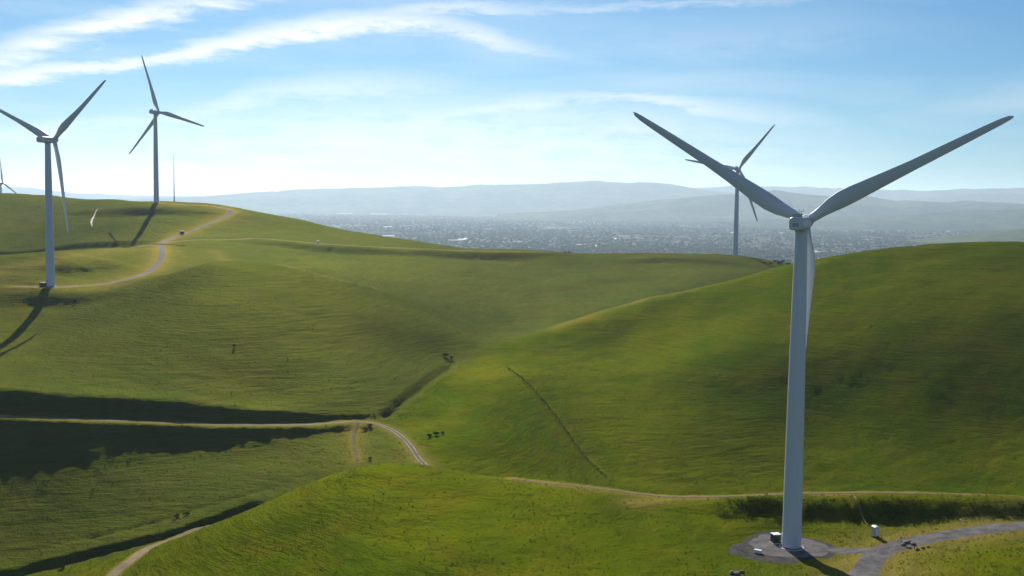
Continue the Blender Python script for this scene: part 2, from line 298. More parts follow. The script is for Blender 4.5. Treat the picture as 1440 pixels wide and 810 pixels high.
def poly_dist(x, y, pts, reach):
    """signed distance to a polyline (positive on its left), parameter (index units); far points get big values"""
    pts = np.asarray(pts, float)[:, :2]
    D = np.full(x.shape, 1e9); S = np.ones(x.shape); T = np.zeros(x.shape)
    lo, hi = pts.min(0) - reach, pts.max(0) + reach
    idx = np.where((x > lo[0]) & (x < hi[0]) & (y > lo[1]) & (y < hi[1]))
    px, py = x[idx], y[idx]; d = np.full(px.shape, 1e9); s = np.ones(px.shape); t = np.zeros(px.shape)
    for i in range(len(pts) - 1):
        a, b = pts[i], pts[i+1]; e = b - a; L = e @ e
        q = np.clip(((px - a[0]) * e[0] + (py - a[1]) * e[1]) / L, 0, 1)
        dx, dy = px - a[0] - q * e[0], py - a[1] - q * e[1]; dd = np.hypot(dx, dy)
        c = dd < d; d = np.where(c, dd, d); t = np.where(c, i + q, t); s = np.where(c, np.sign(e[0] * dy - e[1] * dx), s)
    D[idx] = d; S[idx] = s; T[idx] = t
    return D, S, T
def smooth_poly(pts, n=6):
    """Catmull-Rom resample"""
    P = np.asarray(pts, float); Q = np.vstack([2*P[0]-P[1], P, 2*P[-1]-P[-2]]); out = []
    for i in range(1, len(Q) - 2):
        for k in range(n):
            t = k / n; a, b, c, d = Q[i-1], Q[i], Q[i+1], Q[i+2]
            out.append(.5 * (2*b + (c-a)*t + (2*a-5*b+4*c-d)*t*t + (3*b-a-3*c+d)*t**3))
    out.append(P[-1]); return np.array(out)
def sstep(a, b, x):
    t = np.clip((x - a) / (b - a), 0, 1); return t * t * (3 - 2 * t)
def raw_h(x, y):
    h = base_h(x, y)
    h = h + 1.5 * fbm(x / 75, y / 75, 3) + .22 * fbm(x / 14, y / 14, 2)
    for pts, w, R in SCARPS:
        P = smooth_poly(pts, 5); D, S, T = poly_dist(x, y, P, R * 4)
        A = np.interp(T, np.arange(len(P)), P[:, 2]); s = D * S
        s = s + 1.5 * pnoise(x / 13, y / 13) + .9 * pnoise(x / 4, y / 4)
        h = h + np.where(D < 1e8, .5 * A * np.tanh(s / (w * .5)) * np.exp(-np.maximum(np.abs(s) - w, 0) / R), 0)
    for pts, dep, hw in DITCHES:
        P = smooth_poly(pts, 5); D, S, T = poly_dist(x, y, P, hw * 5)
        n = len(P) - 1; fade = np.clip(np.minimum(T, n - T) / 3.0, .0, 1)
        D2 = np.maximum(D + .35 * hw * pnoise(x / 7, y / 7), 0)
        h = h - np.where(D < 1e8, dep * fade * (1 - sstep(.25 * hw, hw, D2)), 0)
    return h
ROADP = {}
def road_setup():
    for name, (pts, hw, bench, blend) in ROADS.items():
        P = smooth_poly(pts, 8)
        z = raw_h(P[:, 0], P[:, 1])
        for _ in range(14):
            zz = z.copy(); zz[1:-1] = (z[:-2] + 2 * z[1:-1] + z[2:]) / 4; z = zz
        ROADP[name] = (np.column_stack([P, z]), hw, bench, blend)
road_setup()
PADS = [(69.7, 275.0, 11.5, 0.0, 7.0)]
def terr_h(x, y):
    h = raw_h(x, y)
    for P, hw, bench, blend in ROADP.values():
        D, S, T = poly_dist(x, y, P, bench + blend)
        z = np.interp(T, np.arange(len(P)), P[:, 2])
        w = 1 - sstep(bench, bench + blend, D); h = h * (1 - w) + z * w
    for cx, cy, rr, z, bl in PADS:
        d = np.hypot(x - cx, y - cy); w = 1 - sstep(rr, rr + bl, d); h = h * (1 - w) + z * w
    return h
def axis(parts):
    a = []
    for lo, hi, st in parts: a += list(np.arange(lo, hi, st))
    return np.array(a + [parts[-1][1]], float)
GX = axis([(-2600, -1000, 50), (-1000, -520, 12), (-520, -330, 2.6), (-330, 260, 1.35), (260, 520, 2.6), (520, 1000, 12), (1000, 2600, 50)])
GY = axis([(-1200, -200, 50), (-200, 180, 12), (180, 232, 4), (232, 470, 1.3), (470, 720, 2.0), (720, 1130, 3.0), (1130, 1600, 12), (1600, 3600, 60)])
XX, YY = np.meshgrid(GX, GY)
FLOOR = CZ - 262.0
def hill_fall(x, y, h):
    """the range dies out into the valley floor"""
    k = np.maximum(sstep(1250, 3000, y), sstep(1100, 2500, np.abs(x)) * sstep(-2000, 1500, y) * .6)
    k2 = sstep(1300, 2550, np.abs(x)); k = np.maximum(k, k2 * .55)
    k = np.where((np.hypot(x + 950, y - 2080) < 500), k * sstep(80, 500, np.hypot(x + 950, y - 2080)), k)
    edge = np.maximum(sstep(3000, 3550, y), np.maximum(sstep(2200, 2580, np.abs(x)), sstep(-900, -1180, y)))
    lo = FLOOR + 25 + 12 * fbm(x / 400, y / 400, 3)
    return (h * (1 - k) + lo * k) * (1 - edge) + (FLOOR - 6) * edge
ZZ = terr_h(XX, YY)
# contour-following cattle terraces and tussocks on the slopes
gy_, gx_ = np.gradient(ZZ, GY, GX); slope = np.hypot(gx_, gy_)
core = (np.abs(XX) < 530) & (YY > 225) & (YY < 1135)
terr = pnoise(XX / 16, YY / 16, ZZ / .75)
tus = pnoise(XX / 3.1, YY / 3.1) + .6 * pnoise(XX / 6.5 + 40, YY / 6.5)
DRYR = {'access_road': 8, 'turbine_road': 6, 'berm_track': 4, 'valley_road': 1.6, 'foot_road': 1.5}
DRYA = {'access_road': 1, 'turbine_road': 1, 'berm_track': .9}
roadmask = np.zeros_like(ZZ); dry_lit = np.zeros_like(ZZ)
for nm, (P, hw, bench, blend) in ROADP.items():
    D, S, T = poly_dist(XX, YY, P, 60)
    roadmask = np.maximum(roadmask, 1 - sstep(hw, hw + 2.5, D))
    dry_lit = np.maximum(dry_lit, DRYA.get(nm, .7) * np.exp(-np.maximum(D - hw, 0) / DRYR.get(nm, 2.5)))
pad_d = np.hypot(XX - 68.9, YY - 274.5)
roadmask = np.maximum(roadmask, 1 - sstep(15, 20, pad_d))
flat = 1 - roadmask
ZZ = ZZ + np.where(core, flat * (.30 * terr * sstep(.08, .30, slope) * sstep(-.25, .45, fbm(XX / 60 + 9, YY / 60, 2)) + .24 * tus), 0)
ZZ = np.where((YY > 1250) | (np.abs(XX) > 1100) | (YY < -200), hill_fall(XX, YY, ZZ), ZZ)
DRYLITPATCH = [   # old straw-coloured grass, and crest highlights painted in the same tint
    ([(23.6, 620.0), (52.4, 640.0), (85.6, 650.0), (115.7, 660.0), (150.4, 668.0)], 6, 0.35),  # pale backlit rim along the right hill's crest, painted into the colour
    ([(-292.0, 647.1), (-283.6, 665.6), (-272.6, 702.0), (-267.3, 762.5)], 16, 0.5),
    ([(96.9, 268.9), (91.5, 258.2), (91.8, 250.0)], 7, 0.6),
    ([(34.3, 310.5), (56.9, 315.4), (76.0, 311.5), (111.4, 311.0), (144.9, 315.0)], 5, 0.8),
    ([(-258.0, 623.3), (-220.5, 628.0), (-216.0, 682.3)], 12, 0.4),
    ([(-217.0, 824.8), (-143.2, 672.0), (-104.7, 642.2), (-78.1, 655.4)], 7, 0.3)]  # highlight on the left spur's crest, painted into the grass colour
for pts, rad, amt in DRYLITPATCH:
    D, S, T = poly_dist(XX, YY, smooth_poly(pts, 4), rad * 4)
    dry_lit = np.maximum(dry_lit, amt * np.exp(-(D / rad)**2))
LUSHLINE = [(-42.8, 429.1), (-50.3, 446.9), (-43.9, 469.2), (-33.2, 534.7), (-7.2, 600.9), (21.7, 620.0), (52.4, 640.0), (85.6, 650.0), (115.7, 660.0), (159.2, 670.0), (217.5, 657.3), (292.0, 650.0)]   # foot and crest of the fresh green hill
D, S, T = poly_dist(XX, YY, smooth_poly(LUSHLINE, 4), 3000)
lush = sstep(-4, 10, -D * S); lush = np.maximum(lush, 1 - sstep(352, 372, YY + .0 * XX)); lush = np.where(XX < -60, lush * sstep(-130, -60, XX + (YY < 340) * 60), lush)
def grid_h(x, y):
    """bilinear height of the finished terrain mesh"""
    x = np.asarray(x, float); y = np.asarray(y, float)
    i = np.clip(np.searchsorted(GX, x) - 1, 0, len(GX) - 2); j = np.clip(np.searchsorted(GY, y) - 1, 0, len(GY) - 2)
    u = (x - GX[i]) / (GX[i+1] - GX[i]); v = (y - GY[j]) / (GY[j+1] - GY[j])
    return (ZZ[j, i]*(1-u)*(1-v) + ZZ[j, i+1]*u*(1-v) + ZZ[j+1, i]*(1-u)*v + ZZ[j+1, i+1]*u*v)
def gh(x, y): return float(grid_h(x, y))

# ---- materials
def mat(name):
    m = bpy.data.materials.new(name); m.use_nodes = True; return m, NT(m.node_tree)
def finish(g, bsdf): g.link(bsdf, g.n('ShaderNodeOutputMaterial').inputs[0])
def princ(g, color, rough=.8, **kw):
    b = g.n('ShaderNodeBsdfPrincipled'); b.inputs['Roughness'].default_value = rough
    if hasattr(color, 'links'): g.link(color, b.inputs['Base Color'])
    else: b.inputs['Base Color'].default_value = (color + (1,))[:4]
    for k, v in kw.items():
        i = b.inputs[k.replace('_', ' ')]
        if hasattr(v, 'links'): g.link(v, i)
        else: i.default_value = v
    return b
def bump(g, h, strength, dist):
    return g.n('ShaderNodeBump', ins={'Strength': strength, 'Distance': dist, 'Height': h}).outputs[0]
def grass_material():
    m, g = mat('pasture grass')
    pos = g.n('ShaderNodeNewGeometry').outputs['Position']
    big = g.noise(pos, .012, 4, .55); mid = g.noise(pos, .06, 5, .6); fin = g.noise(pos, .55, 5, .65); vf = g.noise(pos, 2.2, 3, .6)
    # streaks that follow the contours: stretch the noise along level lines
    st = g.n('ShaderNodeMapping', ins={'Vector': pos, 'Scale': (.05, .05, 1.1)}).outputs[0]
    con = g.noise(st, 1.0, 5, .6, .5)
    c = g.mix(g.sm(big, .38, .62), (.036, .060, .0015), (.064, .078, .002))
    c = g.mix(g.m('MULTIPLY', g.sm(mid, .42, .68), .55), c, (.080, .070, .006))
    c = g.mix(g.m('MULTIPLY', g.sm(con, .46, .70), .55), c, (.028, .036, .003))
    st2 = g.n('ShaderNodeMapping', ins={'Vector': pos, 'Scale': (.13, .13, 2.6)}).outputs[0]
    con2 = g.noise(st2, 1.0, 4, .65, .8)
    c = g.mix(g.m('MULTIPLY', g.sm(con2, .50, .66), .50), c, (.030, .040, .003))
    c = g.mix(g.m('MULTIPLY', g.sm(fin, .52, .72), .45), c, (.022, .034, .002))
    c = g.mix(g.m('MULTIPLY', g.sm(vf, .55, .75), .35), c, (.110, .115, .004))
    lu = g.n('ShaderNodeAttribute', attribute_name='lush').outputs['Fac']
    old = g.mix(.34, g.mix(1.0, c, (.86, .88, 1.8), 'MULTIPLY'), (.048, .056, .024)); fresh = g.mix(1.0, c, (.94, 1.0, .9), 'MULTIPLY')
    c = g.mix(g.m('MULTIPLY', lu, g.sm(g.m('ADD', mid, g.m('MULTIPLY', lu, .35)), .35, .75)), old, fresh)
    at = g.n('ShaderNodeAttribute', attribute_name='dry_lit').outputs['Fac']
    dn = g.m('MULTIPLY', at, g.m('ADD', .45, g.m('MULTIPLY', mid, 1.0)), clamp=True)
    c = g.mix(dn, c, g.mix(fin, (.110, .094, .026), (.145, .116, .042)))
    h = g.m('ADD', g.m('MULTIPLY', fin, .7), g.m('ADD', g.m('ADD', g.m('MULTIPLY', con, .9), g.m('MULTIPLY', con2, .7)), g.m('MULTIPLY', vf, .25)))
    b = princ(g, c, .95, Normal=bump(g, h, .75, .8), Specular_IOR_Level=0.0, Sheen_Weight=.08, Sheen_Roughness=.28, Sheen_Tint=(.80, .85, .12, 1))
    gl = g.n('ShaderNodeBsdfGlossy', ins={'Roughness': .50, 'Normal': bump(g, h, .75, .8)}); g.link(g.mix(1.0, c, (7.5, 6.8, 4.0), 'MULTIPLY'), gl.inputs['Color'])   # waxy backlit blades
    mx = g.n('ShaderNodeMixShader', ins={0: .027}); g.link(b.outputs[0], mx.inputs[1]); g.link(gl.outputs[0], mx.inputs[2])
    finish(g, mx.outputs[0]); return m
GRASS = grass_material()
def gravel_material(name, a, b_, scale=1.2, ruts=False, rough=.95):
    m, g = mat(name)
    pos = g.n('ShaderNodeNewGeometry').outputs['Position']
    n1 = g.noise(pos, .18 * scale, 4, .6); n2 = g.noise(pos, 1.4 * scale, 5, .7)
    c = g.mix(g.sm(g.m('ADD', g.m('MULTIPLY', n1, .6), g.m('MULTIPLY', n2, .4)), .35, .65), a, b_)
    if ruts:
        t = g.n('ShaderNodeAttribute', attribute_name='across').outputs['Fac']
        w = g.sm(g.m('ABSOLUTE', g.m('SUBTRACT', g.m('ABSOLUTE', t), .52)), .34, .16)
        w = g.m('MULTIPLY', w, g.sm(n1, .2, .5))
        c = g.mix(w, g.mix(n2, (.07, .085, .02), (.15, .12, .05)), c)
    bs = princ(g, c, rough, Normal=bump(g, n2, .6, .08), Specular_IOR_Level=0.05)
    finish(g, bs.outputs[0]); return m
DIRT = gravel_material('packed earth with wheel ruts', (.22, .175, .13), (.31, .255, .20), 1, True)
DIRT_PALE = gravel_material('pale trodden earth', (.155, .120, .070), (.235, .185, .115), 1)
DIRT_DULL = gravel_material('dull worn earth', (.115, .095, .035), (.165, .130, .060), 1)
ASPHALT = gravel_material('grey gravel chip road', (.070, .068, .073), (.165, .155, .155), 1.6)
ROADGREY = gravel_material('grey crushed stone road', (.12, .112, .115), (.18, .168, .165), 1)
DARKG = gravel_material('dark broken stone', (.030, .029, .030), (.075, .070, .068), 2)
def simple(name, col, rough=.5, metal=0, var=.12, scale=3.0, **kw):
    m, g = mat(name)
    tc = g.n('ShaderNodeTexCoord').outputs['Object']
    n = g.noise(tc, scale, 4, .6)
    c = g.mix(n, tuple(x * (1 - var) for x in col), tuple(min(1, x * (1 + var)) for x in col))
    finish(g, princ(g, c, rough, Metallic=metal, **kw).outputs[0]); return m
def paint_material():
    m, g = mat('white turbine paint')
    tc = g.n('ShaderNodeTexCoord').outputs['Object']
    st = g.n('ShaderNodeMapping', ins={'Vector': tc, 'Scale': (1.6, 1.6, .05)}).outputs[0]
    s = g.noise(st, 1.0, 5, .6); n = g.noise(tc, .6, 3)
    c = g.mix(g.m('MULTIPLY', g.sm(s, .5, .8), .35), (.57, .61, .69), (.46, .48, .51))
    c = g.mix(g.m('MULTIPLY', n, .15), c, (.53, .56, .60))
    finish(g, princ(g, c, .38, Specular_IOR_Level=.4).outputs[0]); return m
PAINT = paint_material()
CONC = simple('weathered concrete', (.42, .40, .37), .9)
GREENBOX = simple('dark green enamel', (.018, .035, .026), .45)
WHITEP = simple('white enamel', (.74, .74, .72), .4, var=.06)
GREYP = simple('pale grey plastic', (.42, .44, .46), .5)
DARKM = simple('dark steel', (.06, .06, .065), .5, .6)
STEEL = simple('galvanised steel', (.45, .46, .47), .45, .8)
WOOD = simple('weathered fence wood', (.12, .095, .07), .9)
BLACKP = simple('dark vent', (.02, .02, .022), .7)
SIGNC = simple('yellow sign enamel', (.55, .40, .06), .5)
ROCK = simple('grey brown rock', (.16, .145, .125), .95, scale=1.5, var=.35)

# ---- terrain mesh
ny, nx = XX.shape
V = np.stack([XX, YY, ZZ], -1).reshape(-1, 3)
ii = np.arange(ny * nx).reshape(ny, nx)
Fq = np.stack([ii[:-1, :-1], ii[:-1, 1:], ii[1:, 1:], ii[1:, :-1]], -1).reshape(-1, 4)
me = mesh_np('hills', V, Fq); a = me.attributes.new('dry_lit', 'FLOAT', 'POINT'); a.data.foreach_set('value', dry_lit.astype(np.float32).ravel())
a = me.attributes.new('lush', 'FLOAT', 'POINT'); a.data.foreach_set('value', lush.astype(np.float32).ravel())
hills = tag(link_obj('hills', me, GRASS), 'rolling green pasture hills', 'hills', kind='structure')
del V, Fq, ii

# ---- roads: draped ribbons
def ribbon(name, P, hw, mtl, label, lift=.06, step=1.2, wob=.25, nacross=7, taper=False):
    P = np.asarray(P)[:, :2]; seg = np.hypot(*np.diff(P, axis=0).T); s = np.concatenate([[0], np.cumsum(seg)])
    n = max(4, int(s[-1] / step)); t = np.linspace(0, s[-1], n)
    x, y = np.interp(t, s, P[:, 0]), np.interp(t, s, P[:, 1])
    tx, ty = np.gradient(x), np.gradient(y); L = np.hypot(tx, ty); nx_, ny_ = -ty / L, tx / L
    k = np.linspace(-1, 1, nacross)
    wl = hw * (1 + wob * pnoise(t / 7, t * 0 + 3.3)); wr = hw * (1 + wob * pnoise(t / 7, t * 0 + 9.1))
    W = np.where(k[None] < 0, wl[:, None], wr[:, None]) * k[None]
    if taper: W = W * (np.sin(np.pi * np.linspace(.03, .97, n)) ** .8)[:, None]
    X = x[:, None] + nx_[:, None] * W; Y = y[:, None] + ny_[:, None] * W
    Z = grid_h(X, Y) + lift - .10 * (np.abs(k)[None] > .99)
    V = np.stack([X, Y, Z], -1).reshape(-1, 3); ii = np.arange(n * nacross).reshape(n, nacross)
    F_ = np.stack([ii[:-1, :-1], ii[:-1, 1:], ii[1:, 1:], ii[1:, :-1]], -1).reshape(-1, 4)[:, ::-1]
    me = mesh_np(name, V, F_); at = me.attributes.new('across', 'FLOAT', 'POINT')
    at.data.foreach_set('value', np.tile(k, n).astype(np.float32))
    return tag(link_obj(name, me, mtl), label, 'road', kind='structure')
RSTYLE = {'access_road': (ASPHALT, 'grey gravel access road curving past the near turbine'),
          'pad_spur': (ASPHALT, 'short grey spur from the access road to the turbine pad'),
          'turbine_road': (ROADGREY, 'grey service road winding up to the ridge turbine'),
          'valley_road': (DIRT, 'pale dirt road with twin ruts crossing the valley'),
          'foot_road': (DIRT_PALE, 'brown dirt road at the foot of the front hill'),
          'berm_track': (DIRT_PALE, 'pale dirt track along the bank behind the near turbine'),
          'ridge_track': (DIRT_PALE, 'thin pale track along the far ridge side'),
          'hollow_track': (DIRT_PALE, 'thin track in the hollow behind the left ridge'),
          'side_path': (DIRT_DULL, 'short worn path below the valley road')}
for i_, (nm, (P, hw, bench, blend)) in enumerate(ROADP.items()):
    ribbon(nm, P, hw, RSTYLE[nm][0], RSTYLE[nm][1], lift=.07 + .012 * i_, wob=.18 if 'road' in nm else .4)
def pad(name, cx, cy, rx, ry, rz, mtl, label, lift, seed=1):
    V, F_ = [(cx, cy)], []; n, rings = 56, 7; rnd = random.Random(seed)
    ph = [rnd.uniform(0, 6.28) for _ in range(4)]
    for j in range(1, rings + 1):
        for i in range(n):
            a = 2 * math.pi * i / n; q = 1 + .07 * math.sin(2*a+ph[0]) + .05 * math.sin(3*a+ph[1]) + .035 * math.sin(7*a+ph[2]) + .02 * math.sin(13*a+ph[3])
            ex, ey = rx * q * math.cos(a) * j / rings, ry * q * math.sin(a) * j / rings
            V.append((cx + ex * math.cos(rz) - ey * math.sin(rz), cy + ex * math.sin(rz) + ey * math.cos(rz)))
    for i in range(n): F_.append((0, 1 + i, 1 + (i+1) % n))
    for j in range(rings - 1):
        for i in range(n):
            a, b = 1 + j*n + i, 1 + j*n + (i+1) % n; F_ += [(a, a + n, b), (b, a + n, b + n)]
    V = np.array(V); z = grid_h(V[:, 0], V[:, 1]) + lift; z[-n:] -= .12
    me = mesh_np(name, np.column_stack([V, z]), F_)
    return tag(link_obj(name, me, mtl), label, 'ground', kind='structure')
pad('gravel_pad', 69.1, 276.2, 9.5, 11.0, 0.3, ASPHALT, 'grey gravel pad around the near turbine', .15, 3)
pad('stone_border', 69.1, 276.2, 10.9, 12.6, 0.3, DARKG, 'dark stone border of the near turbine pad', .08, 3)
pad('stone_patch', 62.7, 271.2, 9.3, 8.6, 0.2, DARKG, 'dark broken stone patch beside the near turbine', .10, 5)

# ------------------------------------------------------------------ wind turbines
HUB, BL, TILT = 80.0, 52.0, math.radians(5)
def blade_mesh():
    """root at origin, span +Z, chord along X (trailing edge -X), thickness along Y"""
    prof = [(0.0, 2.3, 2.3, 0), (.03, 2.3, 2.25, 0), (.07, 2.7, 1.9, 14), (.12, 3.55, 1.45, 13), (.18, 4.15, 1.15, 11), (.24, 4.05, .92, 9), (.32, 3.6, .74, 7),
            (.42, 3.05, .58, 5), (.54, 2.5, .45, 3.5), (.66, 2.25, .36, 2), (.78, 1.95, .28, 1), (.88, 1.65, .21, 0), (.95, 1.35, .15, 0), (.985, .95, .10, 0), (1.0, .2, .04, 0)]
    n = 20; bm = bmesh.new(); rings = []
    for s, ch, th, tw in prof:
        ring = []; rnd = max(0, 1 - s / .1); tw = math.radians(tw)
        for i in range(n):
            a = 2 * math.pi * i / n
            ex, ey = .5 * ch * math.cos(a), .5 * th * math.sin(a)
            xx = .5 * ch * math.cos(a); k = (xx / ch + .5)              # 0 trailing .. 1 leading
            ay = th * .5 * math.sin(a) * (.35 + 1.3 * math.sqrt(max(k, 0)) * (1 - .35 * k))
            x = ex * rnd + (xx - ch * .22) * (1 - rnd); y = ey * rnd + ay * (1 - rnd)
            y += -1.4 * s**2                                        # pre-bend away from the tower
            ring.append(bm.verts.new((x * math.cos(tw) - y * math.sin(tw), x * math.sin(tw) + y * math.cos(tw), .9 + s * (BL - .9))))
        rings.append(ring)
    for a, b in zip(rings[:-1], rings[1:]):
        for i in range(n):
            f = bm.faces.new((a[i], a[(i+1) % n], b[(i+1) % n], b[i])); f.smooth = True
    bm.faces.new(rings[0][::-1]); bm.faces.new(rings[-1])
    bmesh.ops.recalc_face_normals(bm, faces=bm.faces[:]); return bm_mesh('blade', bm)
def superbox(name, L0, L1, w, h, n=28, secs=10):
    """rounded housing along +Y"""
    bm = bmesh.new(); rings = []
    for j in range(secs + 1):
        t = j / secs; y = L0 + (L1 - L0) * t
        e = min(t, 1 - t) * secs; k = 1 - .16 * max(0, 1 - e)**2; taper = 1 - .10 * max(0, .45 - t)
        ring = []
        for i in range(n):
            a = 2 * math.pi * (i + .5) / n; c, s = math.cos(a), math.sin(a)
            q = (abs(c)**5 + abs(s)**5)**(-1/5)
            ring.append(bm.verts.new((.5 * w * k * q * c, y, .5 * h * k * taper * q * s)))
        rings.append(ring)
    for a, b in zip(rings[:-1], rings[1:]):
        for i in range(n): bm.faces.new((a[i], a[(i+1) % n], b[(i+1) % n], b[i])).smooth = True
    bm.faces.new(rings[0][::-1]); bm.faces.new(rings[-1])
    bmesh.ops.recalc_face_normals(bm, faces=bm.faces[:]); return bm_mesh(name, bm)
M_BLADE = blade_mesh()
tp = []
for z0, z1, ra, rb in ((0.35, 20, 2.35, 2.22), (20, 40, 2.22, 2.02), (40, 60, 2.02, 1.76), (60, 77.9, 1.76, 1.48)):
    tp += [(ra, z0 + .02), (rb, z1 - .10), (rb + .025, z1 - .09), (rb + .025, z1 - .01)]
M_TOWER = lathe('tower', tp, 64)
M_BASE = lathe('foundation', [(3.1, -1.2), (3.1, .22), (3.02, .30), (2.5, .34)], 48, smooth=False)
M_FLANGE = lathe('base_flange', [(2.52, .34), (2.52, .50), (2.40, .52)], 48, smooth=False)
M_NAC = superbox('nacelle', -6.3, 3.1, 3.5, 3.3)
M_NOSE = lathe('hub', [(1.35, 0), (1.62, .25), (1.72, .9), (1.72, 2.3), (1.55, 2.95), (1.15, 3.5), (.6, 3.85), (.12, 3.97)], 32)
M_YAW = lathe('yaw_bearing', [(1.58, -2.1), (1.58, -1.5)], 40)
M_DOOR = box_mesh('door', (0, 0, 1.1), (.9, .16, 2.2), .05)
M_DFR = box_mesh('door_frame', (0, 0, 1.12), (1.15, .10, 2.45), .04)
def stair_mesh():
    bm = bmesh.new()
    for k in range(7): add_box(bm, (0, k * .28, .14 + k * .22), (1.0, .3, .05))
    for s in (-1, 1):
        tube(bm, (s * .52, 0, .05), (s * .52, 1.75, 1.5), .05); tube(bm, (s * .52, 0, 1.0), (s * .52, 1.75, 2.5), .03)
        for k in (0, .9, 1.75): tube(bm, (s * .52, k, .05 + k * .83), (s * .52, k, 1.0 + k * .86), .025)
    return bm_mesh('steps', bm)
M_STEP = stair_mesh()
def mast_mesh():
    bm = bmesh.new(); tube(bm, (0, 0, 0), (0, 0, 1.5), .05)
    tube(bm, (-.5, 0, 1.3), (.5, 0, 1.3), .03)
    for s in (-.5, .5): tube(bm, (s, 0, 1.3), (s, 0, 1.65), .03); add_box(bm, (s, 0, 1.7), (.22, .22, .1), 0)
    return bm_mesh('wind_sensor', bm)
M_MAST = mast_mesh()
M_COOL = box_mesh('cooler', (0, 0, 0), (2.3, .5, .85), .08)
M_HATCH = box_mesh('roof_hatch', (0, 0, 0), (1.2, 1.4, .14), .04)
M_LAMP = lathe('warning_lamp', [(.16, 0), (.16, .25), (.1, .33), (.02, .36)], 14)
M_VENT = box_mesh('vent', (0, 0, 0), (1.5, .06, .9), .02)
LAMPM = simple('red lamp glass', (.35, .02, .02), .2)
VENTG = simple('grey vent mesh', (.33, .35, .39), .6)
def turbine(loc, axis_az, phase, label, detail=True, sink=0):
    """axis_az: compass bearing of the rotor axis (from +Y towards +X); phase: clockwise blade angle seen from behind"""
    t = empty('wind_turbine', loc); tag(t, label, 'wind turbine', 'wind turbines on the hills')
    link_obj('foundation', M_BASE, CONC, t); link_obj('tower', M_TOWER, PAINT, t)
    link_obj('base_flange', M_FLANGE, DARKM, t)
    R = -axis_az
    nac = link_obj('nacelle', M_NAC, PAINT, t, (0, 0, HUB), (TILT * .0, 0, R))
    link_obj('yaw_bearing', M_YAW, PAINT, nac)
    link_obj('cooler', M_COOL, GREYP, nac, (0, -4.9, 1.95)); link_obj('wind_sensor', M_MAST, DARKM, nac, (.7, -3.6, 1.55))
    link_obj('roof_hatch', M_HATCH, GREYP, nac, (-.3, -1.0, 1.66)); link_obj('warning_lamp', M_LAMP, LAMPM, nac, (-.9, -3.4, 1.55))
    link_obj('vent', M_VENT, VENTG, nac, (0, -6.3, -.3))
    if detail:
        d = link_obj('door', M_DOOR, GREYP, t, (2.36 * math.sin(-.5), 2.36 * math.cos(-.5), 1.9), (0, 0, .5))
        link_obj('door_frame', M_DFR, PAINT, d, (0, -.06, 0))
        link_obj('steps', M_STEP, STEEL, t, (4.2 * math.sin(-.5), 4.2 * math.cos(-.5), .3), (0, 0, .5 + math.pi))
    ax = Matrix.Rotation(R, 4, 'Z') @ Matrix.Rotation(TILT, 4, 'X')        # rotor frame, +Y = axis
    hub = link_obj('hub', M_NOSE, PAINT, t)
    hub.matrix_local = Matrix.Translation((0, 0, HUB)) @ ax @ Matrix.Translation((0, 3.0, 0)) @ Matrix.Rotation(-math.pi / 2, 4, 'X')
    for k in range(3):
        b = link_obj('blade', M_BLADE, PAINT, t)
        b.matrix_local = Matrix.Translation((0, 0, HUB)) @ ax @ Matrix.Translation((0, 4.6, 0)) @ Matrix.Rotation(phase + k * 2 * math.pi / 3, 4, 'Y')
    return t
rad = math.radians
turbine((69.7, 275.0, gh(69.7, 275.0)), rad(27), rad(62), 'largest white wind turbine, nearest, its blades spread in a wide V', True)
turbine((-253.1, 622.0, gh(-253.1, 622.0)), rad(25), rad(54), 'second largest white turbine on the left ridge beside a small black box', True)
turbine((-316.7, 1013.0, gh(-316.7, 1013.0)), rad(24), rad(345), 'white turbine on the hilltop above the winding grey road', True)
turbine((206.8, 1055.0, gh(206.8, 1055.0)), rad(26), rad(40), 'white turbine rising behind the far crest, partly covered by the nearest blade', False)
turbine((-933.5, 2080.0, 22.3), rad(25), rad(0), 'distant turbine cut off by the left edge, only two blades visible', False)

# ------------------------------------------------------------------ site furniture
def cabinet(name, label, cat, x, y, rz, w, d, h, body, roof, over=.08, legs=False, sink=.15):
    """a steel cabinet: plinth, body, roof, two doors with handles, louvres"""
    t = empty(name, (x, y, gh(x, y) + .12), rz); tag(t, label, cat)
    link_obj('plinth', box_mesh('plinth', (0, 0, -.2), (w + .5, d + .5, .6), .03), CONC, t)
    link_obj('body', box_mesh('body', (0, 0, .1 + h / 2), (w, d, h), .04), body, t)
    link_obj('roof', box_mesh('roof', (0, 0, .1 + h + .07), (w + 2 * over, d + 2 * over, .14), .04), roof, t)
    for s in (-1, 1):
        dr = link_obj('door', box_mesh('door', (s * w * .24, -d / 2 - .02, .1 + h * .5), (w * .45, .04, h * .86), .01), body, t)
        link_obj('handle', box_mesh('handle', (s * w * .05, -d / 2 - .07, .1 + h * .5), (.05, .06, .3)), DARKM, dr)
        link_obj('louvre', box_mesh('louvre', (s * (w / 2 + .02), 0, .1 + h * .7), (.05, d * .5, h * .3), .01), DARKM, t)
    return t

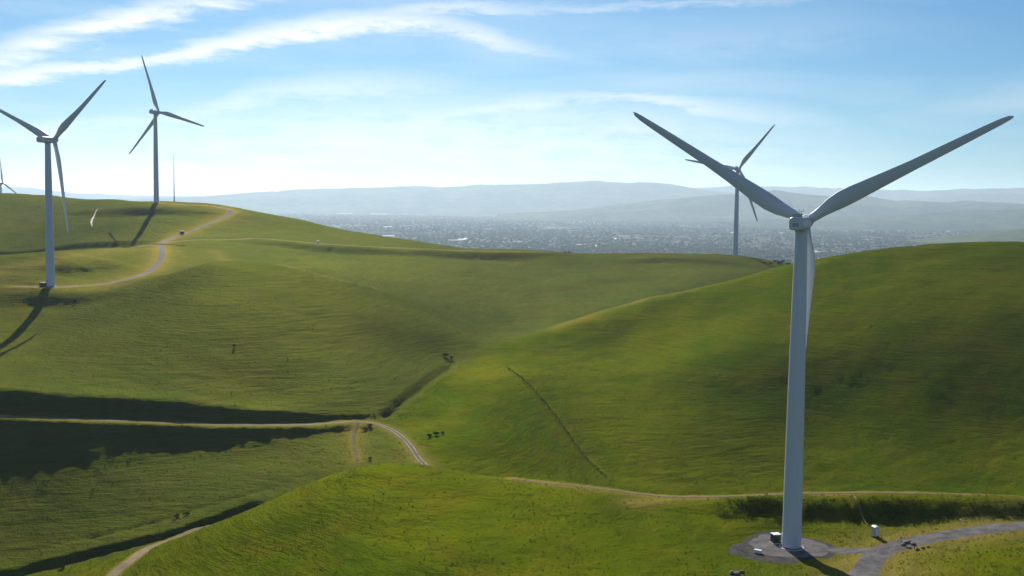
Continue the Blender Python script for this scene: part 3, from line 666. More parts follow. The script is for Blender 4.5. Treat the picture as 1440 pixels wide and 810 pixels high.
cabinet('transformer_box', 'dark green transformer cabinet with pale roof beside the nearest tower', 'transformer', 66.7, 278.9, .25, 2.0, 1.9, 2.1, GREENBOX, WHITEP)
cabinet('transformer_box', 'small black box beside the foot of the left ridge turbine', 'transformer', -256.7, 620.3, -.2, 2.6, 2.2, 2.1, GREENBOX, GREENBOX)
cabinet('transformer_box', 'dark cabinet beside the bend of the winding grey road', 'transformer', -263.9, 908.7, .4, 3.0, 2.2, 2.0, GREENBOX, GREYP)
cabinet('equipment_box', 'tiny white cabinet beside the thin track on the far ridge', 'cabinet', -158.7, 927.5, 0, 1.9, 1.5, 1.5, WHITEP, WHITEP)
def portable_cabin(x, y, rz):
    t = empty('portable_cabin', (x, y, gh(x, y) + .1), rz); tag(t, 'tall narrow white cabin with rounded roof at the road junction', 'cabin')
    link_obj('skid', box_mesh('skid', (0, 0, .08), (1.5, 1.6, .3), .03), DARKM, t)
    link_obj('body', box_mesh('body', (0, 0, 1.33), (1.3, 1.35, 2.2), .06), GREYP, t)
    bm = bmesh.new(); n = 10; A, B = [], []
    for i in range(n + 1):
        a = math.pi * i / n; p = (.72 * math.cos(a), .42 * math.sin(a) + 2.43)
        A.append(bm.verts.new((p[0], -.74, p[1]))); B.append(bm.verts.new((p[0], .74, p[1])))
    for i in range(n): bm.faces.new((A[i], A[i+1], B[i+1], B[i]))
    bm.faces.new(A[::-1]); bm.faces.new(B); bm.faces.new((A[0], B[0], B[-1], A[-1]))
    bmesh.ops.recalc_face_normals(bm, faces=bm.faces[:])
    rf = link_obj('roof', bm_mesh('roof', bm), WHITEP, t)
    bm = bmesh.new(); tube(bm, (.4, .4, 2.6), (.4, .4, 3.1), .06, 8); link_obj('vent_pipe', bm_mesh('vent_pipe', bm), GREYP, rf)
    d = link_obj('door', box_mesh('door', (0, -.70, 1.3), (.85, .05, 1.95), .02), WHITEP, t)
    link_obj('handle', box_mesh('handle', (.3, -.75, 1.25), (.12, .06, .05)), DARKM, d)
portable_cabin(92.0, 280.3, .3)

def long_case(x, y, rz):
    t = empty('equipment_case', (x, y, gh(x, y) + .1), rz); tag(t, 'small white box lying on the dark stone patch', 'box')
    link_obj('case', box_mesh('case', (0, 0, .42), (1.75, .85, .7), .08), WHITEP, t)
    link_obj('lid', box_mesh('lid', (0, 0, .82), (1.85, .95, .12), .05), WHITEP, t)
    for s in (-.6, .6): link_obj('runner', box_mesh('runner', (s, 0, .03), (.16, .9, .12)), DARKM, t)
long_case(60.4, 270.1, -.55)

def post(name, label, x, y, hgt, r, mtl, top=None, lean=(0, 0), cat='post', group=None):
    z = gh(x, y); t = empty(name, (x, y, z)); tag(t, label, cat, group)
    bm = bmesh.new(); tube(bm, (0, 0, -.3), (lean[0], lean[1], hgt), r, 8); link_obj('shaft', bm_mesh('shaft', bm), mtl, t)
    if top == 'cap':
        link_obj('cap', lathe('cap', [(r * 2.2, hgt - .25), (r * 2.6, hgt), (r * 1.6, hgt + .18), (.02, hgt + .22)], 12), WHITEP, t)
    if top == 'plate':
        p = link_obj('plate', box_mesh('plate', (lean[0], lean[1] - r - .02, hgt - .25), (.7, .03, .5), .01), GREYP, t)
        link_obj('bolt', box_mesh('bolt', (lean[0], lean[1] - r - .05, hgt - .2), (.07, .04, .07)), DARKM, p)
    return t

post('marker_post', 'short marker post with white cap beside the access road', 115.8, 286.4, 1.1, 0.09, STEEL, 'cap', (0, 0))
post('marker_post', 'thin dark sign post standing at the edge of the road junction', 96.3, 273.8, 1.9, 0.05, DARKM, 'plate', (0, 0))
post('stake', 'dark stubby post among the rubble by the road', 98.3, 270.1, 1.5, 0.1, WOOD, None, (0.05, 0))
post('stake', 'pale leaning stake left of the white cabin', 84.6, 276.9, 1.5, 0.06, GREYP, None, (-0.7, 0.5))
post('stake', 'pale leaning stake nearest the white cabin', 86.8, 278.1, 1.5, 0.06, GREYP, None, (-0.7, 0.5))
post('stake', 'pale leaning stake right of the white cabin', 95.2, 281.8, 1.3, 0.06, GREYP, None, (-0.6, 0.4))
def rock_mesh(seed):
    bm = bmesh.new(); bmesh.ops.create_icosphere(bm, subdivisions=2, radius=1); r = random.Random(seed)
    ph = [Vector((r.gauss(0, 1), r.gauss(0, 1), r.gauss(0, 1))) for _ in range(7)]
    for v in bm.verts:
        k = 1
        for p in ph: k = min(k, .62 / max(.05, v.co.dot(p.normalized())) if v.co.dot(p.normalized()) > .62 else 1)
        v.co *= k * r.uniform(.93, 1.05)
    return bm_mesh('rock', bm)
ROCKS = [rock_mesh(k) for k in range(5)]
def rock(x, y, s, label, group, k=0):
    o = link_obj('rock', ROCKS[k % 5], ROCK, None, (x, y, gh(x, y) + s * .25), (0, 0, k * 1.7)); o.scale = (s * 1.3, s, s * .7)
    tag(o, label, 'rock', group)

rock(96.5, 272.8, 0.57, 'grey rock in the rubble at the inside of the road bend', 'rubble by the road', 0)
rock(97.4, 270.9, 0.50, 'grey rock in the rubble at the inside of the road bend', 'rubble by the road', 1)
rock(98.6, 269.0, 0.65, 'grey rock in the rubble at the inside of the road bend', 'rubble by the road', 2)
rock(100.2, 269.6, 0.53, 'grey rock in the rubble at the inside of the road bend', 'rubble by the road', 3)
rock(101.6, 269.8, 0.48, 'grey rock in the rubble at the inside of the road bend', 'rubble by the road', 4)
rock(98.9, 272.8, 0.65, 'grey rock in the rubble at the inside of the road bend', 'rubble by the road', 5)
rock(97.9, 274.4, 0.91, 'grey rock in the rubble at the inside of the road bend', 'rubble by the road', 6)
rock(51.4, 255.5, 0.84, 'dark boulder in the grass below the stone patch', 'boulders below the stone patch', 2)
rock(52.3, 254.4, 0.83, 'dark boulder in the grass below the stone patch', 'boulders below the stone patch', 3)
rock(53.7, 255.5, 0.67, 'dark boulder in the grass below the stone patch', 'boulders below the stone patch', 4)
def drain(pts):
    t = empty('drain_pipe', (pts[2][0], pts[2][1], gh(*pts[2]))); tag(t, 'dull brown drain pipe running down the dark bank near the white cabin', 'pipe')
    o = Vector(t.location); P = [Vector((x, y, gh(x, y) + .12)) - o for x, y in pts]
    for A, B in zip(P[:-1], P[1:]):
        bm = bmesh.new(); tube(bm, A, B, .15, 10); link_obj('pipe_section', bm_mesh('pipe_section', bm), WOOD, t)
        bm = bmesh.new(); d = (B - A).normalized() * .12; tube(bm, B - d, B + d, .19, 10); link_obj('collar', bm_mesh('collar', bm), WOOD, t)
drain([(93.5, 303.8), (93.0, 300.4), (92.9, 297.4), (92.8, 294.7), (92.9, 291.8), (92.9, 289.0)])

def leaf_material(name, a, b_):
    m, g = mat(name)
    pos = g.n('ShaderNodeNewGeometry').outputs['Position']
    c = g.mix(g.sm(g.noise(pos, 1.3, 3), .35, .65), a, b_)
    d = g.n('ShaderNodeBsdfDiffuse'); g.link(c, d.inputs[0]); t = g.n('ShaderNodeBsdfTranslucent'); g.link(c, t.inputs[0])
    finish(g, g.n('ShaderNodeMixShader', ins={0: .35, 1: d.outputs[0], 2: t.outputs[0]}).outputs[0]); return m
LEAF = leaf_material('dark scrub leaves', (.022, .034, .016), (.045, .058, .022))
BLADE = leaf_material('tussock blades', (.095, .125, .003), (.150, .155, .008))
def bush_meshes(seed):
    r = random.Random(seed); V, F_ = [], []
    cl = [(r.uniform(-.6, .6), r.uniform(-.45, .45), r.uniform(.35, .8), r.uniform(.25, .42)) for _ in range(7)]
    for cx, cy, cz, cr in cl:
        for _ in range(75):
            v = Vector((r.gauss(0, 1), r.gauss(0, 1), r.gauss(0, 1))).normalized() * cr * r.uniform(.5, 1.08) + Vector((cx, cy, cz))
            e1 = Vector((r.gauss(0, 1), r.gauss(0, 1), r.gauss(0, 1))).normalized() * .11; e2 = Vector((r.gauss(0, 1), r.gauss(0, 1), r.gauss(0, 1))).normalized() * .07
            k = len(V); V += [v - e1, v + e2, v + e1, v - e2]; F_.append((k, k+1, k+2, k+3))
    crown = mesh_np('crown', [tuple(v) for v in V], F_, False)
    bm = bmesh.new()
    for cx, cy, cz, cr in cl[:4]: tube(bm, (0, 0, -.15), (cx * .8, cy * .8, cz), .05, 5, .02)
    return crown, bm_mesh('trunk', bm)
BUSH = [bush_meshes(k) for k in range(4)]
def bush(x, y, s, label, group=None, k=0):
    t = empty('bush', (x, y, gh(x, y)), k * 2.1); t.scale = (s * 1.15, s, s * .85); tag(t, label, 'bush', group)
    link_obj('crown', BUSH[k % 4][0], LEAF, t); link_obj('trunk', BUSH[k % 4][1], WOOD, t)

bush(-33.1, 565.8, 2.0, 'dark bush at the head of the ditch between the two hills', 'bushes at the head of the ditch', 0)
bush(-30.2, 565.8, 1.5, 'dark bush at the head of the ditch between the two hills', 'bushes at the head of the ditch', 1)
bush(-122.3, 498.3, 1.0, 'lone small dark bush on the broad left slope', None, 2)
bush(-30.3, 421.0, 1.3, 'dark low bush at the foot of the right hill', 'bushes at the foot of the right hill', 3)
bush(-27.7, 422.5, 1.6, 'dark low bush at the foot of the right hill', 'bushes at the foot of the right hill', 4)
bush(-25.6, 424.0, 1.0, 'dark low bush at the foot of the right hill', 'bushes at the foot of the right hill', 5)
bush(-56.1, 432.9, 1.1, 'dark bush just below the bend of the valley road', 'bushes below the road bend', 6)
bush(-54.5, 435.7, 1.2, 'dark bush just below the bend of the valley road', 'bushes below the road bend', 7)
bush(-49.9, 399.3, 1.1, 'small dark bush beside the worn side path', None, 8)
bush(224.5, 986.7, 1.9, 'dark scrub bush on the ridge left of the nearest tower', 'scrub on the ridge', 9)
bush(234.8, 1012.9, 2.2, 'dark scrub bush on the ridge left of the nearest tower', 'scrub on the ridge', 10)
bush(233.9, 992.4, 3.2, 'dark scrub bush on the ridge left of the nearest tower', 'scrub on the ridge', 11)
bush(245.5, 1031.2, 2.4, 'dark scrub bush on the ridge left of the nearest tower', 'scrub on the ridge', 12)
bush(239.7, 990.5, 3.0, 'dark scrub bush on the ridge left of the nearest tower', 'scrub on the ridge', 13)
bush(218.7, 985.7, 1.5, 'dark scrub bush on the ridge left of the nearest tower', 'scrub on the ridge', 14)
bush(48.6, 1045.0, 1.6, 'tiny dark bush on the skyline of the far crest', 'bushes on the far crest', 15)
bush(52.5, 1045.0, 1.8, 'tiny dark bush on the skyline of the far crest', 'bushes on the far crest', 16)
bush(-110.2, 369.5, 1.2, 'low dark bush beside the long ditch', 'bushes beside the ditch', 17)
bush(-107.2, 370.5, 1.1, 'low dark bush beside the long ditch', 'bushes beside the ditch', 18)
bush(-135.8, 338.1, 1.1, 'low dark bush between ditch and dirt road', None, 19)
bush(-231.2, 599.1, 1.2, 'tiny dark bush on the bank below the left turbine', None, 20)
def fence(pts, label):
    P = smooth_poly(pts, 6); s = np.concatenate([[0], np.cumsum(np.hypot(*np.diff(P, axis=0).T))]); n = int(s[-1] / 4.0)
    t_ = np.linspace(0, s[-1], n); X, Y = np.interp(t_, s, P[:, 0]), np.interp(t_, s, P[:, 1]); Z = grid_h(X, Y)
    t = empty('wire_fence', (X[0], Y[0], Z[0])); tag(t, label, 'fence')
    o = Vector((X[0], Y[0], Z[0])); bm = bmesh.new(); tube(bm, (0, 0, -.4), (0, 0, 1.35), .08, 6); pm = bm_mesh('post', bm)
    for i in range(n): link_obj('post', pm, WOOD, t, (X[i] - o.x, Y[i] - o.y, Z[i] - o.z))
    for hh in (.35, .7, 1.05, 1.28):
        bm = bmesh.new()
        for i in range(n - 1): tube(bm, (X[i] - o.x, Y[i] - o.y, Z[i] - o.z + hh), (X[i+1] - o.x, Y[i+1] - o.y, Z[i+1] - o.z + hh), .012, 3)
        link_obj('wire', bm_mesh('wire', bm), DARKM, t)
FENCE = [(-1.9, 542.8), (3.1, 526.3), (8.6, 514.3), (13.8, 499.6), (19.0, 484.5), (23.5, 467.0), (27.8, 449.9), (32.3, 435.5), (36.4, 421.3)]
fence(FENCE, 'dark wire fence running straight down the face of the right hill')

MASTP = simple('grey mast paint', (.20, .22, .25), .6)
def met_mast(x, y, z, H=46):
    t = empty('mast', (x, y, z)); tag(t, 'slim grey mast on the skyline right of the hilltop turbine', 'mast')
    for k in range(4):
        bm = bmesh.new(); z0, z1 = H * k / 4, H * (k + 1) / 4
        tube(bm, (0, 0, z0), (0, 0, z1), .62 - .13 * k, 10, .62 - .13 * (k + 1)); link_obj('mast_section', bm_mesh('mast_section', bm), MASTP, t)
    link_obj('footing', box_mesh('footing', (0, 0, 0), (2, 2, .6), .05), CONC, t)
    for hz in (.62, .95):
        bm = bmesh.new(); tube(bm, (-1.6, 0, H * hz), (1.6, 0, H * hz), .05, 5); bb = link_obj('boom', bm_mesh('boom', bm), STEEL, t)
        for s in (-1.6, 1.6): link_obj('wind_sensor', box_mesh('wind_sensor', (s, 0, H * hz + .3), (.2, .2, .6)), DARKM, bb)
    for a in range(3):
        for hz in (.5, .85):
            bm = bmesh.new(); q = a * 2.094 + .4; tube(bm, (0, 0, H * hz), (24 * math.cos(q), 24 * math.sin(q), gh(x + 24 * math.cos(q), y + 24 * math.sin(q)) - z), .012, 3)
            link_obj('guy_wire', bm_mesh('guy_wire', bm), STEEL, t)
met_mast(-319.3, 1075.0, gh(-319.3, 1075.0))

ribbon('pale_crescent', smooth_poly([(-368.0, 1011.4), (-365.2, 995.0), (-361.6, 980.1), (-357.2, 965.6), (-349.4, 946.0)], 6), 0.85, simple('matte off-white', (.55, .52, .42), .9), 'white crescent strip on the left hillside', lift=.25, wob=.1, taper=True)  # tapered off-white strip draped on the slope, nature unknown
# ---- tussocks: uncountable
def tussocks(n=32000):
    r = np.random.RandomState(3)
    y = 232 + (r.rand(n) ** 1.5) * 330; x = (r.rand(n) * 2 - 1) * (y * .47 + 6)
    clump = fbm(x / 22, y / 22, 3) + .5 * fbm(x / 5, y / 5, 2); keep = clump > r.rand(n) * .9 - .45
    for P, hw, bench, blend in ROADP.values():
        D, S, T = poly_dist(x, y, P, 12); keep &= D > hw + .8
    for cx, cy, rr, z, bl in PADS: keep &= np.hypot(x - cx, y - cy) > 13
    x, y = x[keep], y[keep]; n = len(x); z = grid_h(x, y) - .05
    s = .24 + .36 * r.rand(n) ** 2; V = np.zeros((n, 4, 3, 3)); 
    for b in range(4):
        a = r.rand(n) * 6.283; q = r.rand(n) * 6.283; sp = .35 * s
        bx, by = sp * np.cos(q), sp * np.sin(q); w = .28 * s
        V[:, b, 0] = np.stack([x + bx - w*np.cos(a), y + by - w*np.sin(a), z], -1); V[:, b, 1] = np.stack([x + bx + w*np.cos(a), y + by + w*np.sin(a), z], -1)
        V[:, b, 2] = np.stack([x + bx*2.2, y + by*2.2, z + s * (.6 + .5 * r.rand(n))], -1)
    me = mesh_np('grass_tussocks', V.reshape(-1, 3), np.arange(n * 12).reshape(-1, 3), False)
    tag(link_obj('grass_tussocks', me, BLADE), 'ragged grass tussocks scattered over the near slopes', 'grass', kind='stuff')
tussocks()
def bank_scrub():
    r = np.random.RandomState(8); pts, w, R = SCARPS[1]; P = smooth_poly(pts, 8); n = 5200
    t_ = r.rand(n) * (len(P) - 14) + 12; x = np.interp(t_, np.arange(len(P)), P[:, 0]); y = np.interp(t_, np.arange(len(P)), P[:, 1]) + r.normal(-.5, 2.4, n)
    keep = fbm(x / 9, y / 5, 2) > r.rand(n) * .9 - .5
    for Q, hw, bench, blend in ROADP.values():
        D, S, T = poly_dist(x, y, Q, 12); keep &= D > hw + .6
    x, y = x[keep], y[keep]; n = len(x); z = grid_h(x, y); s = .35 + .5 * r.rand(n) ** 2; m = 9
    c = np.stack([x, y, z], -1)[:, None] + r.normal(0, .45, (n, m, 3)) * s[:, None, None] * [1, 1, .5] + np.array([0, 0, .35]) * s[:, None, None]
    V = np.repeat(c[:, :, None], 3, 2) + r.normal(0, .22, (n, m, 3, 3)) * s[:, None, None, None]
    me = mesh_np('bank_scrub', V.reshape(-1, 3), np.arange(n * m * 3).reshape(-1, 3), False)
    tag(link_obj('bank_scrub', me, SCRUB), 'dark weedy growth on the bank behind the access road', 'scrub', kind='stuff')
SCRUB = leaf_material('green bank weeds', (.030, .050, .006), (.075, .095, .010))
bank_scrub()
def fence_weeds():
    r = np.random.RandomState(12); P = smooth_poly(FENCE, 6); n = 420
    t_ = r.rand(n) * (len(P) - 1); x = np.interp(t_, np.arange(len(P)), P[:, 0]) + r.normal(0, .35, n); y = np.interp(t_, np.arange(len(P)), P[:, 1]) + r.normal(0, .35, n)
    z = grid_h(x, y); s = .25 + .4 * r.rand(n) ** 2; m = 8
    c = np.stack([x, y, z], -1)[:, None] + r.normal(0, .4, (n, m, 3)) * s[:, None, None] * [1, 1, .5] + np.array([0, 0, .4]) * s[:, None, None]
    V = np.repeat(c[:, :, None], 3, 2) + r.normal(0, .22, (n, m, 3, 3)) * s[:, None, None, None]
    me = mesh_np('fence_weeds', V.reshape(-1, 3), np.arange(n * m * 3).reshape(-1, 3), False)
    tag(link_obj('fence_weeds', me, LEAF), 'dark line of weeds growing under the hill fence', 'weeds', kind='stuff')
fence_weeds()


# ------------------------------------------------------------------ valley floor, far ridges, town
def valley_material():
    m, g = mat('valley fields and suburbs')
    pos = g.n('ShaderNodeNewGeometry').outputs['Position']
    sp = g.n('ShaderNodeMapping', ins={'Vector': pos, 'Scale': (.0016, .0011, 0)}).outputs[0]
    vor = g.n('ShaderNodeTexVoronoi', feature='F1', distance='MANHATTAN', ins={'Scale': 1.0, 'Randomness': .8}); g.link(sp, vor.inputs['Vector'])
    cell = g.n('ShaderNodeSeparateColor', ins={0: vor.outputs['Color']}).outputs[0]
    big = g.noise(pos, .0004, 3); n2 = g.noise(pos, .004, 6, .7); n3 = g.noise(pos, .016, 4, .7)
    f = g.ramp(cell, [(0, (.04, .06, .025)), (.3, (.08, .10, .04)), (.5, (.06, .07, .04)), (.7, (.12, .105, .07)), (.85, (.07, .11, .035)), (1, (.09, .085, .07))], 'CONSTANT')
    town = g.mix(g.sm(n3, .42, .62), (.04, .05, .04), (.12, .118, .115))
    c = g.mix(g.m('MULTIPLY', g.sm(big, .34, .52), .85), f, town)
    c = g.mix(g.m('MULTIPLY', g.sm(n2, .5, .7), .5), c, (.035, .048, .03))
    finish(g, princ(g, c, .95, Specular_IOR_Level=0.0).outputs[0]); return m
VALLEY = valley_material()
vx = axis([(-45000, -12000, 3000), (-12000, 12000, 400), (12000, 45000, 3000)])
vy = axis([(-45000, 0, 3000), (0, 20000, 400), (20000, 45000, 2500)])
X_, Y_ = np.meshgrid(vx, vy); Z_ = np.full(X_.shape, FLOOR)
ii = np.arange(X_.size).reshape(X_.shape)
me = mesh_np('valley_floor', np.stack([X_, Y_, Z_], -1).reshape(-1, 3), np.stack([ii[:-1, :-1], ii[:-1, 1:], ii[1:, 1:], ii[1:, :-1]], -1).reshape(-1, 4))
tag(link_obj('valley_floor', me, VALLEY), 'wide flat valley floor of fields and suburbs', 'ground', kind='structure')
def far_hill_material(name, a, b_):
    m, g = mat(name)
    pos = g.n('ShaderNodeNewGeometry').outputs['Position']
    n = g.noise(pos, .0012, 6, .65); n2 = g.noise(pos, .006, 4, .65)
    c = g.mix(g.sm(g.m('ADD', g.m('MULTIPLY', n, .6), g.m('MULTIPLY', n2, .4)), .40, .60), a, b_)
    finish(g, princ(g, c, .95, Specular_IOR_Level=0.0).outputs[0]); return m
FARH = far_hill_material('wooded far hills', (.028, .042, .022), (.085, .095, .040))
FOOT = far_hill_material('green foothills', (.040, .060, .022), (.10, .115, .045))
RIDGES = [   # name, distance, half depth, crest (x, z), label, material, roughness
    ('far_range', 26000, 2000, [(-19793.0, 42.0), (-12661.0, 127.0), (-11362.0, 240.0), (-10069.0, 126.0), (-9097.0, 73.0), (-6829.0, 68.0), (-3589.0, 171.0), (2886.0, 378.0), (4504.0, 413.0), (6121.0, 449.0), (7741.0, 420.0), (8713.0, 399.0), (11622.0, 482.0), (20679.0, 558.0)], 'faintest far blue range', 0, 0.25),
    ('main_range', 21000, 2600, [(-8135.0, -38.0), (-6825.0, 17.0), (-5778.0, 68.0), (-5123.0, 128.0), (-3945.0, 220.0), (-2114.0, 294.0), (-284.0, 342.0), (1022.0, 410.0), (1806.0, 445.0), (2590.0, 416.0), (3377.0, 321.0), (4164.0, 239.0), (5214.0, 121.0), (6265.0, 3.0)], 'broad blue mountain range behind the valley', 0, 0.3),
    ('right_far_range', 23500, 1500, [(7008.0, 52.0), (8321.0, 185.0), (8903.0, 265.0), (9633.0, 317.0), (10512.0, 298.0), (14312.0, 373.0)], 'pale blue range at the right', 0, 0.3),
    ('middle_range', 16000, 2200, [(-212.0, -116.0), (785.0, -65.0), (1283.0, 1.0), (1780.0, 67.0), (2377.0, 133.0), (2973.0, 190.0), (3371.0, 225.0), (3869.0, 231.0), (4268.0, 206.0), (4768.0, 172.0), (5367.0, 139.0), (5864.0, 165.0), (6363.0, 151.0), (7163.0, 101.0), (9755.0, 102.0)], 'hazy middle range of hills on the right', 0, 0.45),
    ('near_range', 12500, 1700, [(2331.0, -136.0), (3032.0, -96.0), (3732.0, -57.0), (4510.0, -16.0), (4976.0, 20.0), (5598.0, 51.0), (7621.0, 99.0)], 'low hazy hills at the right of the valley', 0, 0.5),
    ('foothills', 7600, 900, [(2655.0, -167.0), (2938.0, -126.0), (3174.0, -90.0), (3410.0, -68.0), (3930.0, -38.0), (5115.0, -33.0)], 'green foothills at the right edge of the valley', 1, 0.45)]
for ri, (nm, y0, depth, pts, label, mt, nz) in enumerate(RIDGES):
    pts = np.array(pts); xs = np.arange(pts[0, 0], pts[-1, 0], y0 / 420.); ys = np.linspace(-1, 1, 45)
    crest = np.interp(xs, pts[:, 0], pts[:, 1]); k = 9
    crest = np.convolve(np.pad(crest, k, mode='edge'), np.hanning(2*k+1) / np.hanning(2*k+1).sum(), 'valid')
    X_, T_ = np.meshgrid(xs, ys)
    H_ = (crest - FLOOR)[None] + 0 * X_
    warp = .25 * fbm(X_ / (depth * 1.1), T_ * 1.2 + ri * 7, 3)
    prof = np.maximum(0, 1 - np.abs(T_ + warp * (1 - np.abs(T_)))**1.15)
    spur = 1 + nz * fbm(X_ / (depth * .30), T_ * 2.4 + 3 * ri, 4) * (np.abs(T_) * 1.6 + .10) * np.sign(1.0)
    Z_ = FLOOR - 8 + (H_ + 8) * np.clip(prof, 0, 1) * np.clip(spur, .3, 1.4)
    Z_ = np.where(np.abs(T_) > .99, FLOOR - 8, Z_)
    ii = np.arange(X_.size).reshape(X_.shape)
    me = mesh_np(nm, np.stack([X_, y0 + T_ * depth, Z_], -1).reshape(-1, 3), np.stack([ii[:-1, :-1], ii[:-1, 1:], ii[1:, 1:], ii[1:, :-1]], -1).reshape(-1, 4))
    tag(link_obj(nm, me, FARH if mt == 0 else FOOT), label, 'hills', kind='structure')

# ---- the town on the valley floor
ROOFM = [simple('white roof', (.27, .27, .27), .6, scale=.05), simple('pale grey roof', (.20, .205, .21), .7, scale=.05), simple('tan roof', (.16, .135, .11), .8, scale=.05)]
WALLM = [simple('pale wall', (.24, .23, .21), .8, scale=.05), simple('grey wall', (.18, .18, .18), .8, scale=.05)]
GLOSSR = simple('bright metal roof', (.40, .41, .41), .85, .0, scale=.02)
def hall_mesh(w, d, h, kind, rm, wm):
    """0: flat roof with parapet and roof units, 1: long low gables"""
    bm = bmesh.new(); add_box(bm, (0, 0, h / 2 - 2), (w, d, h + 4)); nb = len(bm.faces)
    if kind == 0:
        for s in (-1, 1):
            add_box(bm, (s * (w/2 - .3), 0, h + .5), (.6, d, 1)); add_box(bm, (0, s * (d/2 - .3), h + .5), (w - 1.2, .6, 1))
        add_box(bm, (0, 0, h + .1), (w - 1.4, d - 1.4, .2))
        for q in (-.3, 0.05, .32): add_box(bm, (q * w, .1 * d, h + 1.2), (w * .07, d * .12, 2))
    else:
        n = max(1, int(round(d / 45))); s_ = d / n; z1 = h + math.tan(math.radians(13.5)) * s_ / 2
        for k in range(n):
            y0 = -d/2 + k * s_; P = [(x, y, z) for x in (-w/2 - .5, w/2 + .5) for y, z in ((y0, h), (y0 + s_/2, z1), (y0 + s_, h))]
            v = [bm.verts.new((p[0], p[1], p[2] + .05)) for p in P]
            for f in ((0, 3, 4, 1), (1, 4, 5, 2), (0, 1, 2), (3, 5, 4)): bm.faces.new([v[i] for i in f])
    for i, f in enumerate(bm.faces): f.material_index = 0 if i < nb else 1
    me = bm_mesh('hall', bm); me.materials.append(wm); me.materials.append(rm); return me
rt = random.Random(21)
HALLS = [hall_mesh(rt.uniform(45, 120), rt.uniform(28, 60), rt.uniform(7, 11), k % 2, ROOFM[k % 3], WALLM[k % 2]) for k in range(14)]
HL = [('pale flat roofed commercial building among the trees of the valley town', 'flat roofed buildings of the valley town'),
      ('pale shed with low gabled roof among the trees of the valley town', 'gabled sheds of the valley town')]
def town_density(x, y): return fbm(x / 2600 + 3, y / 2600, 2) + .4 * fbm(x / 700, y / 700, 2)
cnt = 0
while cnt < 150:
    y = 4700 + 8500 * rt.random() ** 1.6; x = rt.uniform(-.36, .46) * y
    if town_density(np.array([x]), np.array([y]))[0] < -.15: continue
    k = cnt % 14; o = link_obj('commercial_building', HALLS[k], None, None, (x, y, FLOOR), (0, 0, .22 + rt.choice((0, 0, 1.571)) + rt.gauss(0, .04)))
    tag(o, HL[k % 2][0], 'building', HL[k % 2][1]); cnt += 1

tag(link_obj('warehouse', hall_mesh(230, 130, 11, 1, GLOSSR, WALLM[0]), None, None, (-2605, 17680, FLOOR), (0, 0, -0.03)), 'brightest long white roof at the far edge of the valley town', 'warehouse')
tag(link_obj('warehouse', hall_mesh(120, 70, 11, 1, GLOSSR, WALLM[0]), None, None, (-3459, 19718, FLOOR), (0, 0, -0.03)), 'bright white roof near the skyline left of the longest white roof', 'warehouse')
tag(link_obj('warehouse', hall_mesh(260, 60, 11, 1, GLOSSR, WALLM[0]), None, None, (-2040, 17371, FLOOR), (0, 0, -0.03)), 'long thin white roof right of the brightest roof', 'warehouse')
tag(link_obj('warehouse', hall_mesh(110, 60, 11, 1, GLOSSR, WALLM[0]), None, None, (-972, 19179, FLOOR), (0, 0, -0.03)), 'small white roof at the far valley edge, left of a similar one', 'warehouse')
tag(link_obj('warehouse', hall_mesh(150, 60, 11, 1, GLOSSR, WALLM[0]), None, None, (-528, 19586, FLOOR), (0, 0, -0.03)), 'white roof at the far valley edge, right of a similar one', 'warehouse')
tag(link_obj('warehouse', hall_mesh(90, 50, 11, 1, GLOSSR, WALLM[0]), None, None, (-1073, 9764, FLOOR), (0, 0, -0.03)), 'pair-sized white roof in the middle of the left valley town', 'warehouse')
tag(link_obj('warehouse', hall_mesh(90, 60, 11, 0, ROOFM[0], WALLM[0]), None, None, (18, 6788, FLOOR), (0, 0, 0.10)), 'white roof just above the far crest in the centre', 'warehouse')
tag(link_obj('warehouse', hall_mesh(120, 70, 11, 0, ROOFM[0], WALLM[0]), None, None, (1216, 7656, FLOOR), (0, 0, 0.10)), 'large pale roof left of the turbine behind the crest', 'warehouse')
tag(link_obj('warehouse', hall_mesh(120, 60, 11, 0, ROOFM[0], WALLM[0]), None, None, (2682, 8434, FLOOR), (0, 0, 0.10)), 'large pale roof above the right hill, left part', 'warehouse')
tag(link_obj('warehouse', hall_mesh(130, 60, 11, 0, ROOFM[0], WALLM[0]), None, None, (3168, 8758, FLOOR), (0, 0, 0.10)), 'large pale roof above the right hill, right part', 'warehouse')
tag(link_obj('warehouse', hall_mesh(150, 60, 11, 0, ROOFM[0], WALLM[0]), None, None, (2043, 6966, FLOOR), (0, 0, 0.10)), 'long pale roof just above the right hill slope', 'warehouse')
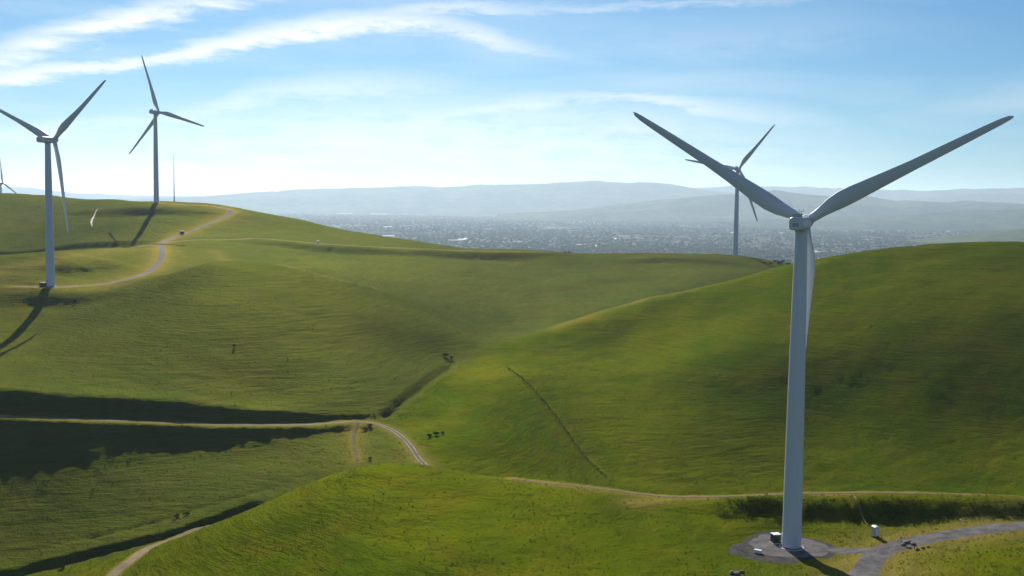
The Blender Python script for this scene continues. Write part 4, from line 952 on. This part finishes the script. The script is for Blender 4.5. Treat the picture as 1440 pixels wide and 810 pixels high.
def town_stuff():
    r = np.random.RandomState(5)
    # small houses
    n = 9000; y = 4400 + 11000 * r.rand(n) ** 1.5; x = (r.rand(n) * .86 - .38) * y
    keep = (fbm(x / 2600 + 3, y / 2600, 2) + .4 * fbm(x / 700, y / 700, 2)) > -.25 + .3 * r.rand(n); x, y = x[keep], y[keep]; n = len(x)
    gx, gy = x * math.cos(.22) + y * math.sin(.22), -x * math.sin(.22) + y * math.cos(.22); gy = np.round(gy / 70) * 70 + r.choice([-14, 14], n); gx = np.round(gx / 24) * 24
    x, y = gx * math.cos(.22) - gy * math.sin(.22), gx * math.sin(.22) + gy * math.cos(.22)
    rz = .22 + np.zeros(n); w, d, h = 7 + 5 * r.rand(n), 5 + 2 * r.rand(n), 4 + 3 * r.rand(n)
    base = np.array([(-1, -1, 0), (1, -1, 0), (1, 1, 0), (-1, 1, 0), (-1, -1, 1), (1, -1, 1), (1, 1, 1), (-1, 1, 1), (-1, 0, 1.5), (1, 0, 1.5)], float)
    Vx = base[None, :, 0] * w[:, None]; Vy = base[None, :, 1] * d[:, None]; Vz = base[None, :, 2] * h[:, None]
    c, s = np.cos(rz)[:, None], np.sin(rz)[:, None]
    V = np.stack([x[:, None] + Vx * c - Vy * s, y[:, None] + Vx * s + Vy * c, FLOOR - .5 + Vz], -1).reshape(-1, 3)
    Fb = np.array([(0, 1, 5, 4), (1, 2, 6, 5), (2, 3, 7, 6), (3, 0, 4, 7), (4, 5, 9, 8), (8, 9, 6, 7)])
    F_ = (Fb[None] + (np.arange(n) * 10)[:, None, None]).reshape(-1, 4); me = mesh_np('suburb_houses', V, F_, False)
    for m_ in (WALLM[0], ROOFM[1], ROOFM[2], ROOFM[0]): me.materials.append(m_)
    pick = r.choice([1, 2, 2, 1, 2, 3], n); mi = np.zeros((n, 6), np.int32); mi[:, 4:] = pick[:, None]; me.polygons.foreach_set('material_index', mi.ravel())
    tag(link_obj('suburb_houses', me), 'hazy mass of small suburban houses across the valley', 'houses', kind='stuff')
    # tree clumps
    n = 26000; y = 4200 + 12500 * r.rand(n) ** 1.5; x = (r.rand(n) * .90 - .40) * y
    keep = (fbm(x / 1100, y / 1100 + 9, 3)) > -.35 + .5 * r.rand(n) - .2; x, y = x[keep], y[keep]; n = len(x)
    bm = bmesh.new(); bmesh.ops.create_icosphere(bm, subdivisions=1, radius=1); base = np.array([v.co[:] for v in bm.verts]); Fb = np.array([[v.index for v in f.verts] for f in bm.faces]); bm.free()
    S = np.stack([8 + 14 * r.rand(n) ** 2, 7 + 9 * r.rand(n), 5 + 6 * r.rand(n)], -1)
    V = base[None] * S[:, None] * (1 + .25 * r.randn(n, len(base), 1)); V[..., 0] += x[:, None]; V[..., 1] += y[:, None]; V[..., 2] += FLOOR + S[:, None, 2] * .7
    me = mesh_np('town_trees', V.reshape(-1, 3), (Fb[None] + (np.arange(n) * len(base))[:, None, None]).reshape(-1, 3), True)
    tag(link_obj('town_trees', me, leaf_material('town trees', (.045, .060, .030), (.070, .085, .045))), 'dark hazy mass of trees across the valley town', 'trees', kind='stuff')
town_stuff()


# ------------------------------------------------------------------ haze
def haze_box():
    m, g = mat('valley haze')
    v = g.n('ShaderNodeVolumePrincipled')
    v.inputs['Color'].default_value = (.62, .80, 1.0, 1); v.inputs['Density'].default_value = 3.4e-5; v.inputs['Anisotropy'].default_value = .48
    g.link(v.outputs[0], g.n('ShaderNodeOutputMaterial').inputs['Volume'])
    z0, z1 = FLOOR - 40, 610.0
    o = link_obj('haze', box_mesh('haze', (0, 0, (z0 + z1) / 2), (96000, 96000, z1 - z0)), m)
    tag(o, 'pale blue haze filling the valley air', 'haze', kind='stuff')
haze_box()
